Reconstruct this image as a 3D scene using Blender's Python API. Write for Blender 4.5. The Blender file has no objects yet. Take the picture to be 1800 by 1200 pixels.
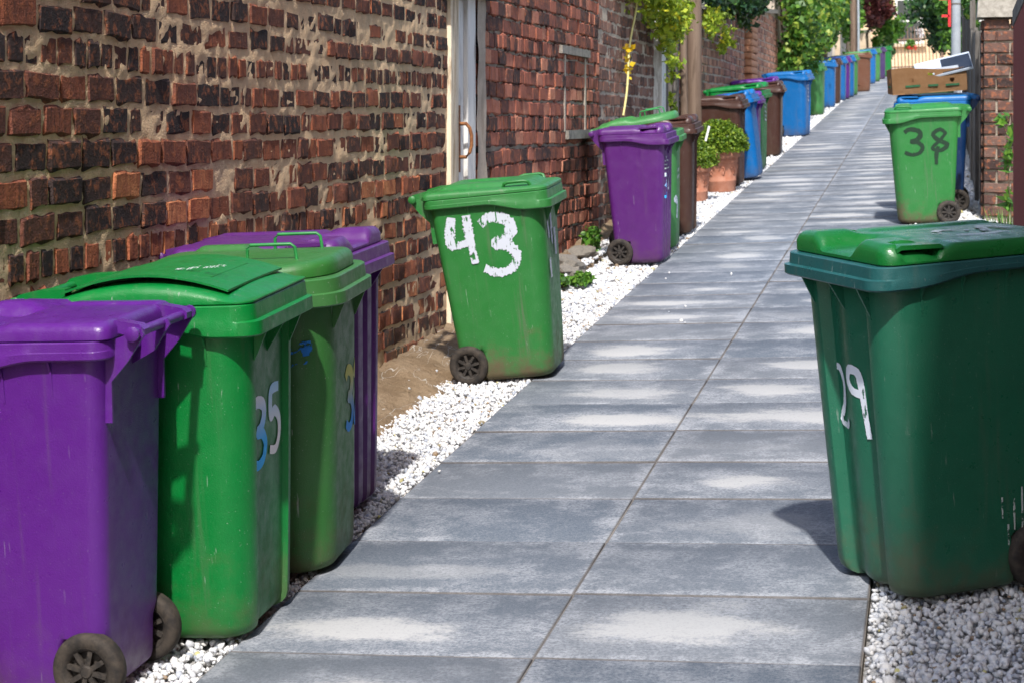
import bpy, bmesh, math, random
import numpy as np
from mathutils import Vector, Matrix, Euler
from mathutils.bvhtree import BVHTree

random.seed(7)
rng = np.random.default_rng(11)
R = math.radians
scene = bpy.context.scene
col = scene.collection

# ------------------------------------------------------------------ camera, sky, sun, exposure
cam_d = bpy.data.cameras.new('camera')
cam_d.sensor_width = 36.0
cam_d.lens = 3305.6 / 1800 * 36.0
cam_d.shift_y = -390 / 1800
cam_d.clip_start = 0.1
cam_d.clip_end = 1000
cam_d.dof.use_dof = True
cam_d.dof.focus_distance = 7.2
cam_d.dof.aperture_fstop = 9.0
cam = bpy.data.objects.new('camera', cam_d)
cam.location = (0, 0, 0)
cam.rotation_euler = (R(90), 0, 0.2187)
col.objects.link(cam)
scene.camera = cam

SUN_EL, SUN_AZ = R(51), R(7.5)            # azimuth measured from straight behind (-Y) towards +X
world = bpy.data.worlds.new('World')
scene.world = world
world.use_nodes = True
wn = world.node_tree
for n in list(wn.nodes): wn.nodes.remove(n)
wo = wn.nodes.new('ShaderNodeOutputWorld'); bg = wn.nodes.new('ShaderNodeBackground')
sky = wn.nodes.new('ShaderNodeTexSky')
sky.sky_type = 'NISHITA'; sky.sun_disc = False
sky.sun_elevation = SUN_EL
sky.sun_rotation = R(180) - SUN_AZ
sky.air_density = 1.2; sky.dust_density = 2.0; sky.ozone_density = 1.0
bg.inputs['Strength'].default_value = 0.15
wn.links.new(sky.outputs[0], bg.inputs['Color']); wn.links.new(bg.outputs[0], wo.inputs[0])

sun_d = bpy.data.lights.new('sun', 'SUN')
sun_d.energy = 3.4; sun_d.angle = R(1.6); sun_d.color = (1.0, 0.965, 0.915)
sun = bpy.data.objects.new('sun', sun_d); col.objects.link(sun)
to_sun = Vector((math.sin(SUN_AZ) * math.cos(SUN_EL), -math.cos(SUN_AZ) * math.cos(SUN_EL), math.sin(SUN_EL)))
sun.rotation_euler = to_sun.to_track_quat('Z', 'Y').to_euler()
sun.location = (6, -12, 16)

scene.view_settings.view_transform = 'Standard'
scene.view_settings.look = 'None'
scene.view_settings.gamma = 1.0
scene.view_settings.use_curve_mapping = False
scene.view_settings.exposure = 0.78
scene.render.resolution_x = 1024; scene.render.resolution_y = 682

# ------------------------------------------------------------------ ground plane of the lane (climbs away, falls to the wall)
H0, SX, SY = 1.712, 0.04, 0.05
def gz(x, y):
    return -H0 + SX * x + SY * y
GN = Vector((-SX, -SY, 1)).normalized()
def gmat(x, y, theta=0.0, h=0.0, lean=0.0, roll=0.0):
    """frame standing on the sloping lane: local +X points at heading theta"""
    fx = Vector((math.cos(theta), math.sin(theta), 0)); fx = (fx - GN * fx.dot(GN)).normalized()
    fy = GN.cross(fx)
    M = Matrix((fx, fy, GN)).transposed().to_4x4()
    M = M @ Matrix.Rotation(lean, 4, 'Y') @ Matrix.Rotation(roll, 4, 'X')
    M.translation = Vector((x, y, gz(x, y))) + GN * h
    return M

# ------------------------------------------------------------------ node helpers
class NT:
    def __init__(s, name, bump=None):
        s.m = bpy.data.materials.new(name); s.m.use_nodes = True
        s.t = s.m.node_tree
        s.b = s.t.nodes['Principled BSDF']
    def n(s, typ, **kw):
        nd = s.t.nodes.new(typ)
        for k, v in kw.items():
            if hasattr(nd, k): setattr(nd, k, v)
            else: nd.inputs[k].default_value = v
        return nd
    def l(s, a, b): s.t.links.new(a, b)
    def put(s, sock, v):
        if isinstance(v, (int, float)): sock.default_value = v
        elif isinstance(v, (tuple, list)):
            sock.default_value = tuple(v) + ((1,) if len(v) == 3 and len(sock.default_value) == 4 else ())
        else: s.l(v, sock)
    def obj(s): return s.n('ShaderNodeTexCoord').outputs['Object']
    def pos(s): return s.n('ShaderNodeNewGeometry').outputs['Position']
    def island(s): return s.n('ShaderNodeNewGeometry').outputs['Random Per Island']
    def rand(s): return s.n('ShaderNodeObjectInfo').outputs['Random']
    def mapv(s, v, scale=(1, 1, 1), loc=(0, 0, 0), rot=(0, 0, 0)):
        k = s.n('ShaderNodeMapping'); s.l(v, k.inputs['Vector'])
        k.inputs['Scale'].default_value = scale; k.inputs['Location'].default_value = loc; k.inputs['Rotation'].default_value = rot
        return k.outputs[0]
    def noise(s, v, scale, detail=4, rough=0.55, w=None, dist=0.0):
        k = s.n('ShaderNodeTexNoise')
        if w is not None: k.noise_dimensions = '4D'; s.put(k.inputs['W'], w)
        s.l(v, k.inputs['Vector']); k.inputs['Scale'].default_value = scale
        k.inputs['Detail'].default_value = detail; k.inputs['Roughness'].default_value = rough
        k.inputs['Distortion'].default_value = dist
        return k.outputs['Fac']
    def math(s, op, a, b=0.0, c=0.0, clamp=False):
        k = s.n('ShaderNodeMath', operation=op); k.use_clamp = clamp
        s.put(k.inputs[0], a); s.put(k.inputs[1], b); s.put(k.inputs[2], c)
        return k.outputs[0]
    def step(s, v, a, b, lo=0.0, hi=1.0):
        k = s.n('ShaderNodeMapRange', interpolation_type='SMOOTHSTEP'); s.put(k.inputs['Value'], v)
        s.put(k.inputs['From Min'], a); s.put(k.inputs['From Max'], b)
        s.put(k.inputs['To Min'], lo); s.put(k.inputs['To Max'], hi)
        return k.outputs[0]
    def mix(s, f, a, b, blend='MIX'):
        k = s.n('ShaderNodeMix', data_type='RGBA', blend_type=blend)
        s.put(k.inputs[0], f); s.put(k.inputs[6], a); s.put(k.inputs[7], b)
        return k.outputs[2]
    def ramp(s, v, stops):
        k = s.n('ShaderNodeValToRGB'); s.l(v, k.inputs[0])
        e = k.color_ramp.elements
        while len(e) < len(stops): e.new(0.5)
        for i, (p, c) in enumerate(stops):
            e[i].position = p; e[i].color = tuple(c) + (1,)
        return k.outputs[0]
    def sep(s, v):
        k = s.n('ShaderNodeSeparateXYZ'); s.l(v, k.inputs[0]); return k.outputs
    def bump(s, h, strength=0.3, dist=0.01, prev=None):
        k = s.n('ShaderNodeBump'); s.l(h, k.inputs['Height'])
        k.inputs['Strength'].default_value = strength; k.inputs['Distance'].default_value = dist
        if prev is not None: s.l(prev, k.inputs['Normal'])
        return k.outputs[0]
    def done(s, color=None, rough=None, normal=None, spec=None, **kw):
        if color is not None: s.put(s.b.inputs['Base Color'], color)
        if rough is not None: s.put(s.b.inputs['Roughness'], rough)
        if normal is not None: s.l(normal, s.b.inputs['Normal'])
        if spec is not None: s.b.inputs['Specular IOR Level'].default_value = spec
        for k, v in kw.items(): s.put(s.b.inputs[k], v)
        return s.m

# ------------------------------------------------------------------ materials
def plastic(name, colr, fade=0.15, dirt=0.5, rough=0.36, scuff=0.5):
    k = NT(name); o = k.obj(); r = k.rand()
    x, y, z = k.sep(o)
    big = k.noise(o, 3.0, 3, 0.5, w=k.math('MULTIPLY', r, 37.0))
    fad = tuple(min(1, c * 0.55 + 0.13) for c in colr)
    c = k.mix(k.step(big, 0.35, 0.75, 0, fade), colr, fad)
    dk = tuple(v * 0.72 for v in colr)
    c = k.mix(k.step(k.noise(o, 14, 5, 0.65), 0.45, 0.75, 0, 0.25), c, dk)
    # scuffs: long scratches, broken up
    st = k.noise(k.mapv(o, (70, 70, 5.0), rot=(0.15, 0.1, 0)), 1.0, 3, 0.6)
    brk = k.noise(o, 9, 3, 0.6)
    sc = k.math('MULTIPLY', k.step(st, 0.665, 0.70), k.step(brk, 0.5, 0.62), clamp=True)
    c = k.mix(k.math('MULTIPLY', sc, 0.55 * scuff), c, (0.42, 0.44, 0.42))
    spk = k.noise(o, 160, 2, 0.5)
    c = k.mix(k.math('MULTIPLY', k.step(spk, 0.70, 0.74), 0.3 * scuff), c, (0.5, 0.5, 0.48))
    # splashed mud on the foot of the bin, dried run marks
    dn = k.noise(o, 6.5, 5, 0.7)
    hgt = k.math('ADD', z, k.math('MULTIPLY', k.math('SUBTRACT', dn, 0.5), 0.7))
    mud = k.math('MULTIPLY', k.step(hgt, 0.24, -0.02), 0.62 * dirt, clamp=True)
    run = k.math('MULTIPLY', k.step(k.noise(k.mapv(o, (26, 26, 1.3)), 1.0, 3, 0.6), 0.56, 0.8), 0.34 * dirt)
    c = k.mix(run, c, (0.13, 0.12, 0.095))
    c = k.mix(mud, c, (0.11, 0.075, 0.042))
    ro = k.step(k.noise(o, 22, 4, 0.6), 0.3, 0.75, rough - 0.06, rough + 0.16)
    ro = k.math('ADD', ro, k.math('MULTIPLY', mud, 0.35), clamp=True)
    h = k.math('ADD', k.noise(o, 240, 2, 0.5), k.math('MULTIPLY', k.noise(o, 5, 2, 0.5), 5.0))
    return k.done(c, ro, k.bump(h, 0.22, 0.004), spec=0.5)

PL = {}
PL['purple_near'] = plastic('purple plastic clean', (0.086, 0.011, 0.195), 0.04, 0.45, 0.33, 0.3)
PL['purple'] = plastic('purple plastic', (0.084, 0.012, 0.142), 0.08, 0.5, 0.38)
PL['green'] = plastic('green plastic', (0.0, 0.165, 0.028), 0.03, 0.7, 0.36, 0.8)
PL['green_faded'] = plastic('faded green plastic', (0.018, 0.165, 0.030), 0.12, 1.5, 0.42, 0.8)
PL['green_old'] = plastic('old green plastic', (0.024, 0.135, 0.022), 0.18, 1.0, 0.45, 1.0)
PL['green_light'] = plastic('light green plastic', (0.040, 0.195, 0.045), 0.16, 0.6, 0.45)
PL['teal'] = plastic('bottle green plastic', (0.012, 0.120, 0.066), 0.05, 0.8, 0.33, 0.5)
PL['teal_rim'] = plastic('blue green plastic', (0.010, 0.085, 0.085), 0.08, 0.5, 0.33, 0.7)
PL['green_lid'] = plastic('deep green plastic', (0.004, 0.125, 0.022), 0.03, 0.3, 0.30, 0.4)
PL['green_dark'] = plastic('dark green plastic', (0.010, 0.055, 0.026), 0.12, 0.5, 0.4)
PL['brown'] = plastic('brown plastic', (0.052, 0.019, 0.012), 0.04, 0.6, 0.38)
PL['brown_light'] = plastic('light brown plastic', (0.135, 0.052, 0.026), 0.06, 0.5, 0.45)  # lighter tone than the other brown bins
PL['blue'] = plastic('blue plastic', (0.0, 0.118, 0.36), 0.02, 0.7, 0.38)
PL['blue_dark'] = plastic('navy blue plastic', (0.002, 0.026, 0.10), 0.08, 0.5, 0.36)
PL['violet_dark'] = plastic('dark violet plastic', (0.05, 0.025, 0.11), 0.1, 0.5, 0.4)

def simple(name, c1, c2, scale=20, rough=0.8, bump=0.3, bd=0.004, spec=0.3, metallic=0.0):
    k = NT(name); o = k.obj()
    c = k.mix(k.step(k.noise(o, scale, 5, 0.65), 0.3, 0.7), c1, c2)
    return k.done(c, rough, k.bump(k.noise(o, scale * 4, 4, 0.6), bump, bd), spec=spec, Metallic=metallic)

M = {}
M['tyre'] = simple('dusty rubber', (0.020, 0.018, 0.017), (0.060, 0.048, 0.038), 30, 0.8)
M['wheel'] = simple('black moulded plastic', (0.022, 0.020, 0.019), (0.06, 0.05, 0.042), 40, 0.6)
M['terracotta'] = simple('terracotta', (0.44, 0.17, 0.10), (0.52, 0.25, 0.17), 12, 0.85, 0.3)
M['pot_blue'] = simple('glazed blue pot', (0.10, 0.14, 0.2), (0.2, 0.25, 0.32), 12, 0.5, 0.1)
M['soil'] = simple('potting soil', (0.03, 0.02, 0.015), (0.07, 0.05, 0.03), 60, 0.95, 0.8)
M['rust'] = simple('rusty iron', (0.16, 0.06, 0.025), (0.30, 0.13, 0.05), 40, 0.8, 0.4)
M['iron'] = simple('painted brown iron', (0.16, 0.10, 0.07), (0.25, 0.16, 0.11), 30, 0.7)
M['grey_paint'] = simple('grey painted steel', (0.25, 0.28, 0.31), (0.32, 0.35, 0.38), 8, 0.55, 0.05)
M['red_paint'] = simple('red painted steel', (0.55, 0.02, 0.03), (0.62, 0.05, 0.05), 8, 0.45, 0.05)
M['concrete'] = simple('weathered concrete', (0.22, 0.20, 0.17), (0.40, 0.37, 0.32), 18, 0.9, 0.5)
M['lintel'] = simple('dark weathered timber', (0.03, 0.028, 0.026), (0.09, 0.085, 0.08), 25, 0.9, 0.5)
M['render'] = simple('cream render', (0.46, 0.36, 0.25), (0.58, 0.47, 0.34), 4, 0.9, 0.3)
M['render_pale'] = simple('pale grey render', (0.42, 0.38, 0.33), (0.52, 0.47, 0.41), 5, 0.9, 0.2)
M['sandstone'] = simple('cream sandstone', (0.58, 0.42, 0.26), (0.72, 0.56, 0.38), 2.5, 0.9, 0.4)
M['glass'] = simple('dark window glass', (0.02, 0.025, 0.03), (0.03, 0.04, 0.05), 3, 0.08, 0.0, spec=0.6)
M['white_wood'] = simple('white window paint', (0.7, 0.69, 0.66), (0.78, 0.77, 0.74), 14, 0.6, 0.1)
M['label_white'] = simple('white plastic label', (0.75, 0.75, 0.74), (0.8, 0.8, 0.79), 14, 0.5, 0.05)
M['rope'] = simple('yellow nylon rope', (0.55, 0.46, 0.16), (0.70, 0.62, 0.30), 160, 0.8, 0.6)
M['bark'] = simple('bark', (0.09, 0.06, 0.04), (0.17, 0.12, 0.085), 22, 0.95, 0.9, 0.02)
M['stone_old'] = simple('old grey stone', (0.16, 0.145, 0.125), (0.30, 0.27, 0.23), 22, 0.95, 0.7, 0.01)
M['wire'] = simple('green coated wire', (0.015, 0.17, 0.04), (0.03, 0.24, 0.06), 30, 0.4, 0.05)

# red roughcast wall on the right
k = NT('red painted roughcast'); o = k.obj()
M['red_wall'] = k.done(k.mix(k.step(k.noise(o, 35, 5, 0.7), 0.3, 0.7), (0.16, 0.022, 0.018), (0.23, 0.045, 0.034)), 0.85,
                       k.bump(k.noise(o, 120, 4, 0.7), 0.8, 0.01), spec=0.3)

def timber(name, c1, c2, c3, peel=0.0):
    k = NT(name); o = k.obj(); r = k.rand()
    w = k.math('MULTIPLY', r, 50.0)
    g = k.noise(k.mapv(o, (14, 14, 0.8)), 1.6, 6, 0.7, w=w)
    c = k.mix(k.step(g, 0.3, 0.7), c1, c2)
    pl = k.noise(k.mapv(o, (9, 9, 1.2)), 1.5, 5, 0.75, w=w)
    c = k.mix(k.step(pl, 0.50, 0.62, 0, peel), c, c3)
    return k.done(c, 0.85, k.bump(k.math('ADD', g, pl), 0.5, 0.008), spec=0.25)
M['peeling'] = timber('peeling cream paint', (0.74, 0.60, 0.42), (0.82, 0.72, 0.56), (0.36, 0.25, 0.15), 0.8)
M['peeling_white'] = timber('peeling white paint', (0.66, 0.65, 0.62), (0.78, 0.76, 0.72), (0.30, 0.27, 0.23), 0.7)
M['grey_wood'] = timber('weathered grey timber', (0.085, 0.075, 0.065), (0.17, 0.155, 0.14), (0.04, 0.036, 0.032), 0.7)
M['pole_wood'] = timber('creosoted pole', (0.135, 0.09, 0.065), (0.21, 0.15, 0.11), (0.07, 0.045, 0.03), 0.6)

def brick_mat(name, island, stops, soot_from=9, soot_to=10, chalk=0.12, chalk_col=(0.5, 0.45, 0.4), moss=0.0):
    k = NT(name); p = k.pos(); r = k.island() if island else k.rand()
    wn_ = k.n('ShaderNodeTexWhiteNoise', noise_dimensions='1D'); k.l(k.math('MULTIPLY', r, 917.3), wn_.inputs['W'])
    r2 = wn_.outputs['Value']
    x, y, z = k.sep(p)
    v = k.math('ADD', r2, k.math('MULTIPLY', k.math('SUBTRACT', k.noise(p, 9, 4, 0.65), 0.5), 0.55))
    v = k.math('SUBTRACT', v, k.step(z, soot_from, soot_to, 0, 0.24), clamp=True)
    c = k.ramp(v, stops)
    # burnt dark streaks down the face and worn orange corners
    st = k.noise(k.mapv(p, (20, 55, 6)), 1.0, 5, 0.7, w=k.math('MULTIPLY', r, 31.0))
    c = k.mix(k.step(st, 0.50, 0.66, 0, 0.62), c, (0.042, 0.029, 0.027))
    wr = k.noise(p, 26, 5, 0.7, w=k.math('MULTIPLY', r, 17.0))
    c = k.mix(k.step(wr, 0.50, 0.64, 0, 0.65), c, (0.40, 0.135, 0.06))
    ch = k.noise(p, 34, 6, 0.75)
    c = k.mix(k.step(ch, 0.60, 0.74, 0, chalk * 4), c, chalk_col)
    pit = k.noise(p, 130, 3, 0.6)
    c = k.mix(k.step(pit, 0.62, 0.70, 0, 0.7), c, (0.015, 0.012, 0.012))
    if moss:
        c = k.mix(k.math('MULTIPLY', k.step(z, -1.0, -1.4), k.step(k.noise(p, 7, 4), 0.35, 0.6, 0, moss * .8)), c, (0.12, 0.115, 0.06))
    h = k.math('ADD', k.math('MULTIPLY', wr, 1.2), k.math('ADD', k.math('MULTIPLY', pit, -0.5), st))
    return k.done(c, 0.88, k.bump(h, 0.9, 0.012), spec=0.2)
ST1 = [(0.0, (0.036, 0.026, 0.026)), (0.25, (0.062, 0.037, 0.032)), (0.45, (0.120, 0.050, 0.037)), (0.66, (0.19, 0.066, 0.042)), (0.85, (0.33, 0.105, 0.052)), (1.0, (0.60, 0.24, 0.105))]
ST2 = [(0.0, (0.055, 0.036, 0.035)), (0.2, (0.105, 0.052, 0.044)), (0.42, (0.24, 0.085, 0.060)), (0.65, (0.36, 0.12, 0.078)), (0.85, (0.45, 0.165, 0.11)), (1.0, (0.54, 0.24, 0.15))]
ST3 = [(0.0, (0.14, 0.095, 0.085)), (0.3, (0.32, 0.17, 0.125)), (0.6, (0.46, 0.24, 0.17)), (1.0, (0.56, 0.31, 0.21))]
ST4 = [(0.0, (0.075, 0.05, 0.045)), (0.4, (0.165, 0.095, 0.078)), (0.7, (0.24, 0.135, 0.105)), (1.0, (0.30, 0.18, 0.14))]
ST5 = [(0.0, (0.040, 0.026, 0.024)), (0.4, (0.085, 0.048, 0.040)), (0.7, (0.125, 0.068, 0.054)), (1.0, (0.16, 0.10, 0.08))]
for nm, st, kw in (('b1', ST1, dict(soot_from=-0.55, soot_to=0.35, chalk=0.05, moss=0.8)), ('b2', ST2, dict(chalk=0.12, moss=0.7)),
                   ('b2g', ST4, dict(chalk=0.25, chalk_col=(0.46, 0.40, 0.34))), ('b3', ST3, dict(chalk=0.08)), ('b4', ST5, dict(chalk=0.22, chalk_col=(0.36, 0.32, 0.27)))):
    M[nm] = brick_mat('brick ' + nm, False, st, **kw)
    M[nm + 'i'] = brick_mat('brick joined ' + nm, True, st, **kw)

def mortar_mat(name, a, b, dark):
    k = NT(name); p = k.pos(); x, y, z = k.sep(p)
    n1 = k.noise(p, 6, 6, 0.7); n2 = k.noise(p, 60, 5, 0.7)
    c = k.mix(k.step(n1, 0.35, 0.65), a, b)
    c = k.mix(k.step(n2, 0.55, 0.75, 0, 0.7), c, dark)
    c = k.mix(k.step(k.noise(k.mapv(p, (1, 3, 0.8)), 1.6, 5, 0.7), 0.55, 0.72, 0, 0.55), c, dark)
    c = k.mix(k.math('MULTIPLY', k.step(z, -1.0, -1.4), k.step(n1, 0.35, 0.6, 0, 0.6)), c, (0.17, 0.145, 0.08))
    return k.done(c, 0.95, k.bump(k.math('ADD', n2, k.noise(p, 160, 3, 0.6)), 0.9, 0.008), spec=0.15)
M['mortar1'] = mortar_mat('sandy lime mortar', (0.84, 0.59, 0.36), (0.72, 0.53, 0.34), (0.38, 0.275, 0.185))
M['mortar2'] = mortar_mat('grey old mortar', (0.40, 0.34, 0.27), (0.28, 0.235, 0.19), (0.10, 0.085, 0.07))
M['mortar3'] = mortar_mat('pale mortar', (0.50, 0.42, 0.34), (0.40, 0.335, 0.275), (0.19, 0.15, 0.125))

# paving slabs: blue grey concrete with chalky worn patches of efflorescence
def slab_mat(name, island):
    k = NT(name)
    r = k.island() if island else k.rand()
    def rn(s_):
        w_ = k.n('ShaderNodeTexWhiteNoise', noise_dimensions='1D'); k.l(k.math('MULTIPLY', r, s_), w_.inputs['W']); return w_.outputs['Value']
    o = k.n('ShaderNodeUVMap').outputs[0]
    p = k.pos(); x, y, z = k.sep(o)
    w = k.math('MULTIPLY', r, 61.0)
    fine0 = k.noise(p, 70, 4, 0.7)
    warp = k.math('ADD', k.math('MULTIPLY', k.math('SUBTRACT', k.noise(k.mapv(p, (5, 9, 5)), 1.0, 6, 0.72, w=w), 0.5), 0.8), k.math('MULTIPLY', k.math('SUBTRACT', k.noise(k.mapv(p, (1.7, 3.2, 2)), 1.0, 3, 0.6, w=w), 0.5), 1.3))
    cx = k.math('MULTIPLY', k.math('SUBTRACT', rn(313.0), 0.5), 0.34)
    cy = k.math('MULTIPLY', k.math('SUBTRACT', rn(577.0), 0.6), 0.18)
    rx = k.math('ADD', k.math('MULTIPLY', rn(199.0), 0.24), 0.17)
    ry = k.math('ADD', k.math('MULTIPLY', rn(733.0), 0.13), 0.085)
    dx = k.math('DIVIDE', k.math('SUBTRACT', x, cx), rx); dy = k.math('DIVIDE', k.math('SUBTRACT', y, cy), ry)
    d = k.math('SQRT', k.math('ADD', k.math('MULTIPLY', dx, dx), k.math('MULTIPLY', dy, dy)))
    d = k.math('ADD', d, k.math('ADD', k.math('MULTIPLY', warp, 1.9), k.math('MULTIPLY', k.math('SUBTRACT', fine0, 0.5), 0.9)))
    inner = k.math('MULTIPLY', k.step(d, 1.12, 0.50), k.step(rn(421.0), 0.10, 0.65, 0.0, 1.0))
    halo = k.math('MULTIPLY', k.step(d, 2.0, 0.8), k.step(rn(421.0), 0.1, 0.8, 0.0, 0.5))
    fine = k.noise(k.mapv(p, (1, 1.0, 1)), 95, 5, 0.75)
    streak = k.noise(k.mapv(p, (38, 160, 38)), 1.0, 4, 0.7)
    mid = k.noise(p, 5.0, 6, 0.7, w=w)
    ey = k.math('ADD', k.math('ABSOLUTE', y), k.math('MULTIPLY', warp, 0.10))
    ex = k.math('ADD', k.math('ABSOLUTE', x), k.math('MULTIPLY', warp, 0.12))
    edge = k.math('MAXIMUM', k.step(ey, 0.235, 0.295), k.step(ex, 0.36, 0.445))
    edge = k.math('MULTIPLY', edge, k.step(mid, 0.38, 0.6, 0.1, 0.75))
    chalk = k.math('ADD', k.math('ADD', halo, k.math('MULTIPLY', edge, 0.9)), k.step(mid, 0.44, 0.64, 0, 0.62))
    chalk = k.math('MULTIPLY', chalk, k.step(k.math('ADD', k.math('MULTIPLY', fine, 0.6), k.math('MULTIPLY', streak, 0.4)), 0.40, 0.58, 0.15, 1.25), clamp=True)
    tint = k.mix(rn(871.0), (0.070, 0.092, 0.126), (0.125, 0.134, 0.150))
    grit = k.noise(p, 260, 3, 0.7)
    base = k.mix(k.step(k.math('ADD', k.math('MULTIPLY', fine, .5), k.math('MULTIPLY', grit, .5)), 0.40, 0.62), tint, (0.165, 0.185, 0.215))
    c = k.mix(k.math('MULTIPLY', chalk, 0.8), base, (0.34, 0.355, 0.385))
    c = k.mix(k.math('MULTIPLY', inner, k.step(fine, 0.3, 0.5, 0.65, 0.95)), c, (0.40, 0.402, 0.405))
    c = k.mix(k.step(k.noise(p, 38, 3, 0.6), 0.68, 0.74, 0, 0.5), c, (0.09, 0.10, 0.12))
    # dark rim of dirt at the very edge
    rim = k.math('MAXIMUM', k.step(k.math('ABSOLUTE', y), 0.291, 0.297), k.step(k.math('ABSOLUTE', x), 0.441, 0.447))
    c = k.mix(k.math('MULTIPLY', rim, 0.75), c, (0.10, 0.085, 0.075))
    h = k.math('ADD', fine, k.math('MULTIPLY', inner, 0.5))
    return k.done(c, 0.8, k.bump(h, 0.35, 0.004), spec=0.3)
M['slab'] = slab_mat('blue grey paving slab', False)
M['slabi'] = slab_mat('blue grey paving slab far', True)

k = NT('white limestone chippings'); r = k.island(); p = k.pos()
c = k.ramp(r, [(0.0, (0.62, 0.62, 0.64)), (0.12, (0.33, 0.36, 0.42)), (0.20, (0.60, 0.61, 0.63)), (0.6, (0.69, 0.69, 0.69)), (0.955, (0.64, 0.62, 0.59)), (0.965, (0.30, 0.20, 0.11)), (0.985, (0.16, 0.12, 0.08)), (1.0, (0.52, 0.48, 0.20))])
c = k.mix(k.step(k.noise(p, 90, 4, 0.7), 0.45, 0.7, 0, 0.5), c, (0.40, 0.42, 0.47))
M['gravel'] = k.done(c, 0.85, k.bump(k.noise(p, 200, 3, 0.6), 0.4, 0.003), spec=0.3)
k = NT('gravel bed'); p = k.pos()
c = k.ramp(k.noise(p, 60, 4, 0.8), [(0.3, (0.20, 0.18, 0.16)), (0.5, (0.55, 0.54, 0.53)), (0.62, (0.78, 0.78, 0.77))])
M['gravel_bed'] = k.done(c, 0.9, k.bump(k.noise(p, 55, 4, 0.8), 1.0, 0.03), spec=0.2)
k = NT('dry bare earth'); p = k.pos()
c = k.mix(k.step(k.noise(p, 5, 6, 0.7), 0.35, 0.65), (0.24, 0.165, 0.10), (0.35, 0.255, 0.165))
c = k.mix(k.step(k.noise(p, 50, 5, 0.7), 0.55, 0.7, 0, 0.7), c, (0.13, 0.09, 0.06))
scr = k.noise(k.mapv(p, (9, 2.2, 1), rot=(0, 0, 0.7)), 2.0, 2, 0.4)
ln = k.math('ABSOLUTE', k.math('SUBTRACT', scr, 0.5))
c = k.mix(k.math('MULTIPLY', k.step(ln, 0.012, 0.003, 0, 0.8), k.step(k.noise(p, 3.0), 0.45, 0.55)), c, (0.62, 0.58, 0.52))
M['earth'] = k.done(c, 0.95, k.bump(k.noise(p, 45, 6, 0.75), 0.9, 0.03), spec=0.15)

def leaf_mat(name, stops, trans=0.25):
    k = NT(name); r = k.island()
    c = k.ramp(r, stops)
    k.done(c, 0.45, spec=0.4)
    tr = k.n('ShaderNodeBsdfTranslucent'); k.l(c, tr.inputs[0])
    mx = k.n('ShaderNodeMixShader'); mx.inputs[0].default_value = trans
    out = k.t.nodes['Material Output']
    k.l(k.b.outputs[0], mx.inputs[1]); k.l(tr.outputs[0], mx.inputs[2]); k.l(mx.outputs[0], out.inputs[0])
    return k.m
M['leaf_box'] = leaf_mat('box leaves', [(0, (0.05, 0.115, 0.012)), (0.5, (0.13, 0.23, 0.02)), (1, (0.28, 0.37, 0.035))], 0.3)
M['leaf_ivy'] = leaf_mat('ivy leaves', [(0, (0.025, 0.075, 0.012)), (0.45, (0.06, 0.16, 0.02)), (0.8, (0.14, 0.27, 0.03)), (1, (0.34, 0.40, 0.06))], 0.3)
M['leaf_green'] = leaf_mat('fresh green leaves', [(0, (0.035, 0.105, 0.015)), (0.5, (0.085, 0.22, 0.025)), (1, (0.17, 0.33, 0.04))], 0.3)
M['leaf_dark'] = leaf_mat('dark leaves', [(0, (0.012, 0.04, 0.015)), (0.6, (0.03, 0.085, 0.025)), (1, (0.08, 0.17, 0.03))], 0.2)
M['leaf_yellow'] = leaf_mat('yellow green leaves', [(0, (0.13, 0.22, 0.02)), (0.5, (0.32, 0.43, 0.03)), (0.9, (0.48, 0.55, 0.05)), (1, (0.75, 0.62, 0.035))], 0.3)
M['leaf_red'] = leaf_mat('copper leaves', [(0, (0.05, 0.014, 0.018)), (0.6, (0.12, 0.035, 0.035)), (1, (0.22, 0.07, 0.05))], 0.25)
M['petal_yellow'] = leaf_mat('yellow petals', [(0, (0.7, 0.42, 0.01)), (1, (0.8, 0.6, 0.03))], 0.3)
M['petal_red'] = leaf_mat('red petals', [(0, (0.6, 0.03, 0.02)), (1, (0.7, 0.1, 0.08))], 0.3)
M['petal_white'] = leaf_mat('white petals', [(0, (0.7, 0.66, 0.68)), (1, (0.8, 0.78, 0.8))], 0.3)

def paint_mat(name, ca, cb=None, z0=0, z1=1, rag=0.42, dirs=(60, 60, 9)):
    """brushed paint: the ragged brush edge lets the plastic below show through"""
    k = NT(name); o = k.obj(); x, y, z = k.sep(o)
    c = ca if cb is None else k.mix(k.step(z, z0, z1), ca, cb)
    n = k.noise(k.mapv(o, dirs), 1.0, 5, 0.7)
    n2 = k.noise(o, 24, 4, 0.6)
    a = k.step(k.math('ADD', k.math('MULTIPLY', n, 0.55), k.math('MULTIPLY', n2, 0.45)), rag - 0.02, rag + 0.02)
    k.done(c, 0.6, spec=0.3)
    k.l(a, k.b.inputs['Alpha'])
    return k.m
M['p_white'] = paint_mat('white brushed paint', (0.54, 0.58, 0.66), rag=0.445)
M['p_white29'] = paint_mat('white brushed paint even', (0.66, 0.70, 0.78), rag=0.40)
M['p_black'] = paint_mat('black brushed paint', (0.012, 0.035, 0.018), rag=0.38)
M['p_blue'] = paint_mat('sprayed blue paint', (0.015, 0.17, 0.55), rag=0.50, dirs=(50, 50, 50))
M['p_print'] = paint_mat('worn white print', (0.48, 0.54, 0.52), rag=0.46, dirs=(60, 60, 60))
M['sticker35'] = paint_mat('blue to silver sticker', (0.04, 0.48, 1.0), (0.88, 0.92, 0.96), 0.52, 0.70, rag=0.2)
M['sticker35b'] = paint_mat('silver to blue sticker', (0.92, 0.92, 0.92), (0.40, 0.74, 1.0), 0.50, 0.72, rag=0.2)
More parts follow.
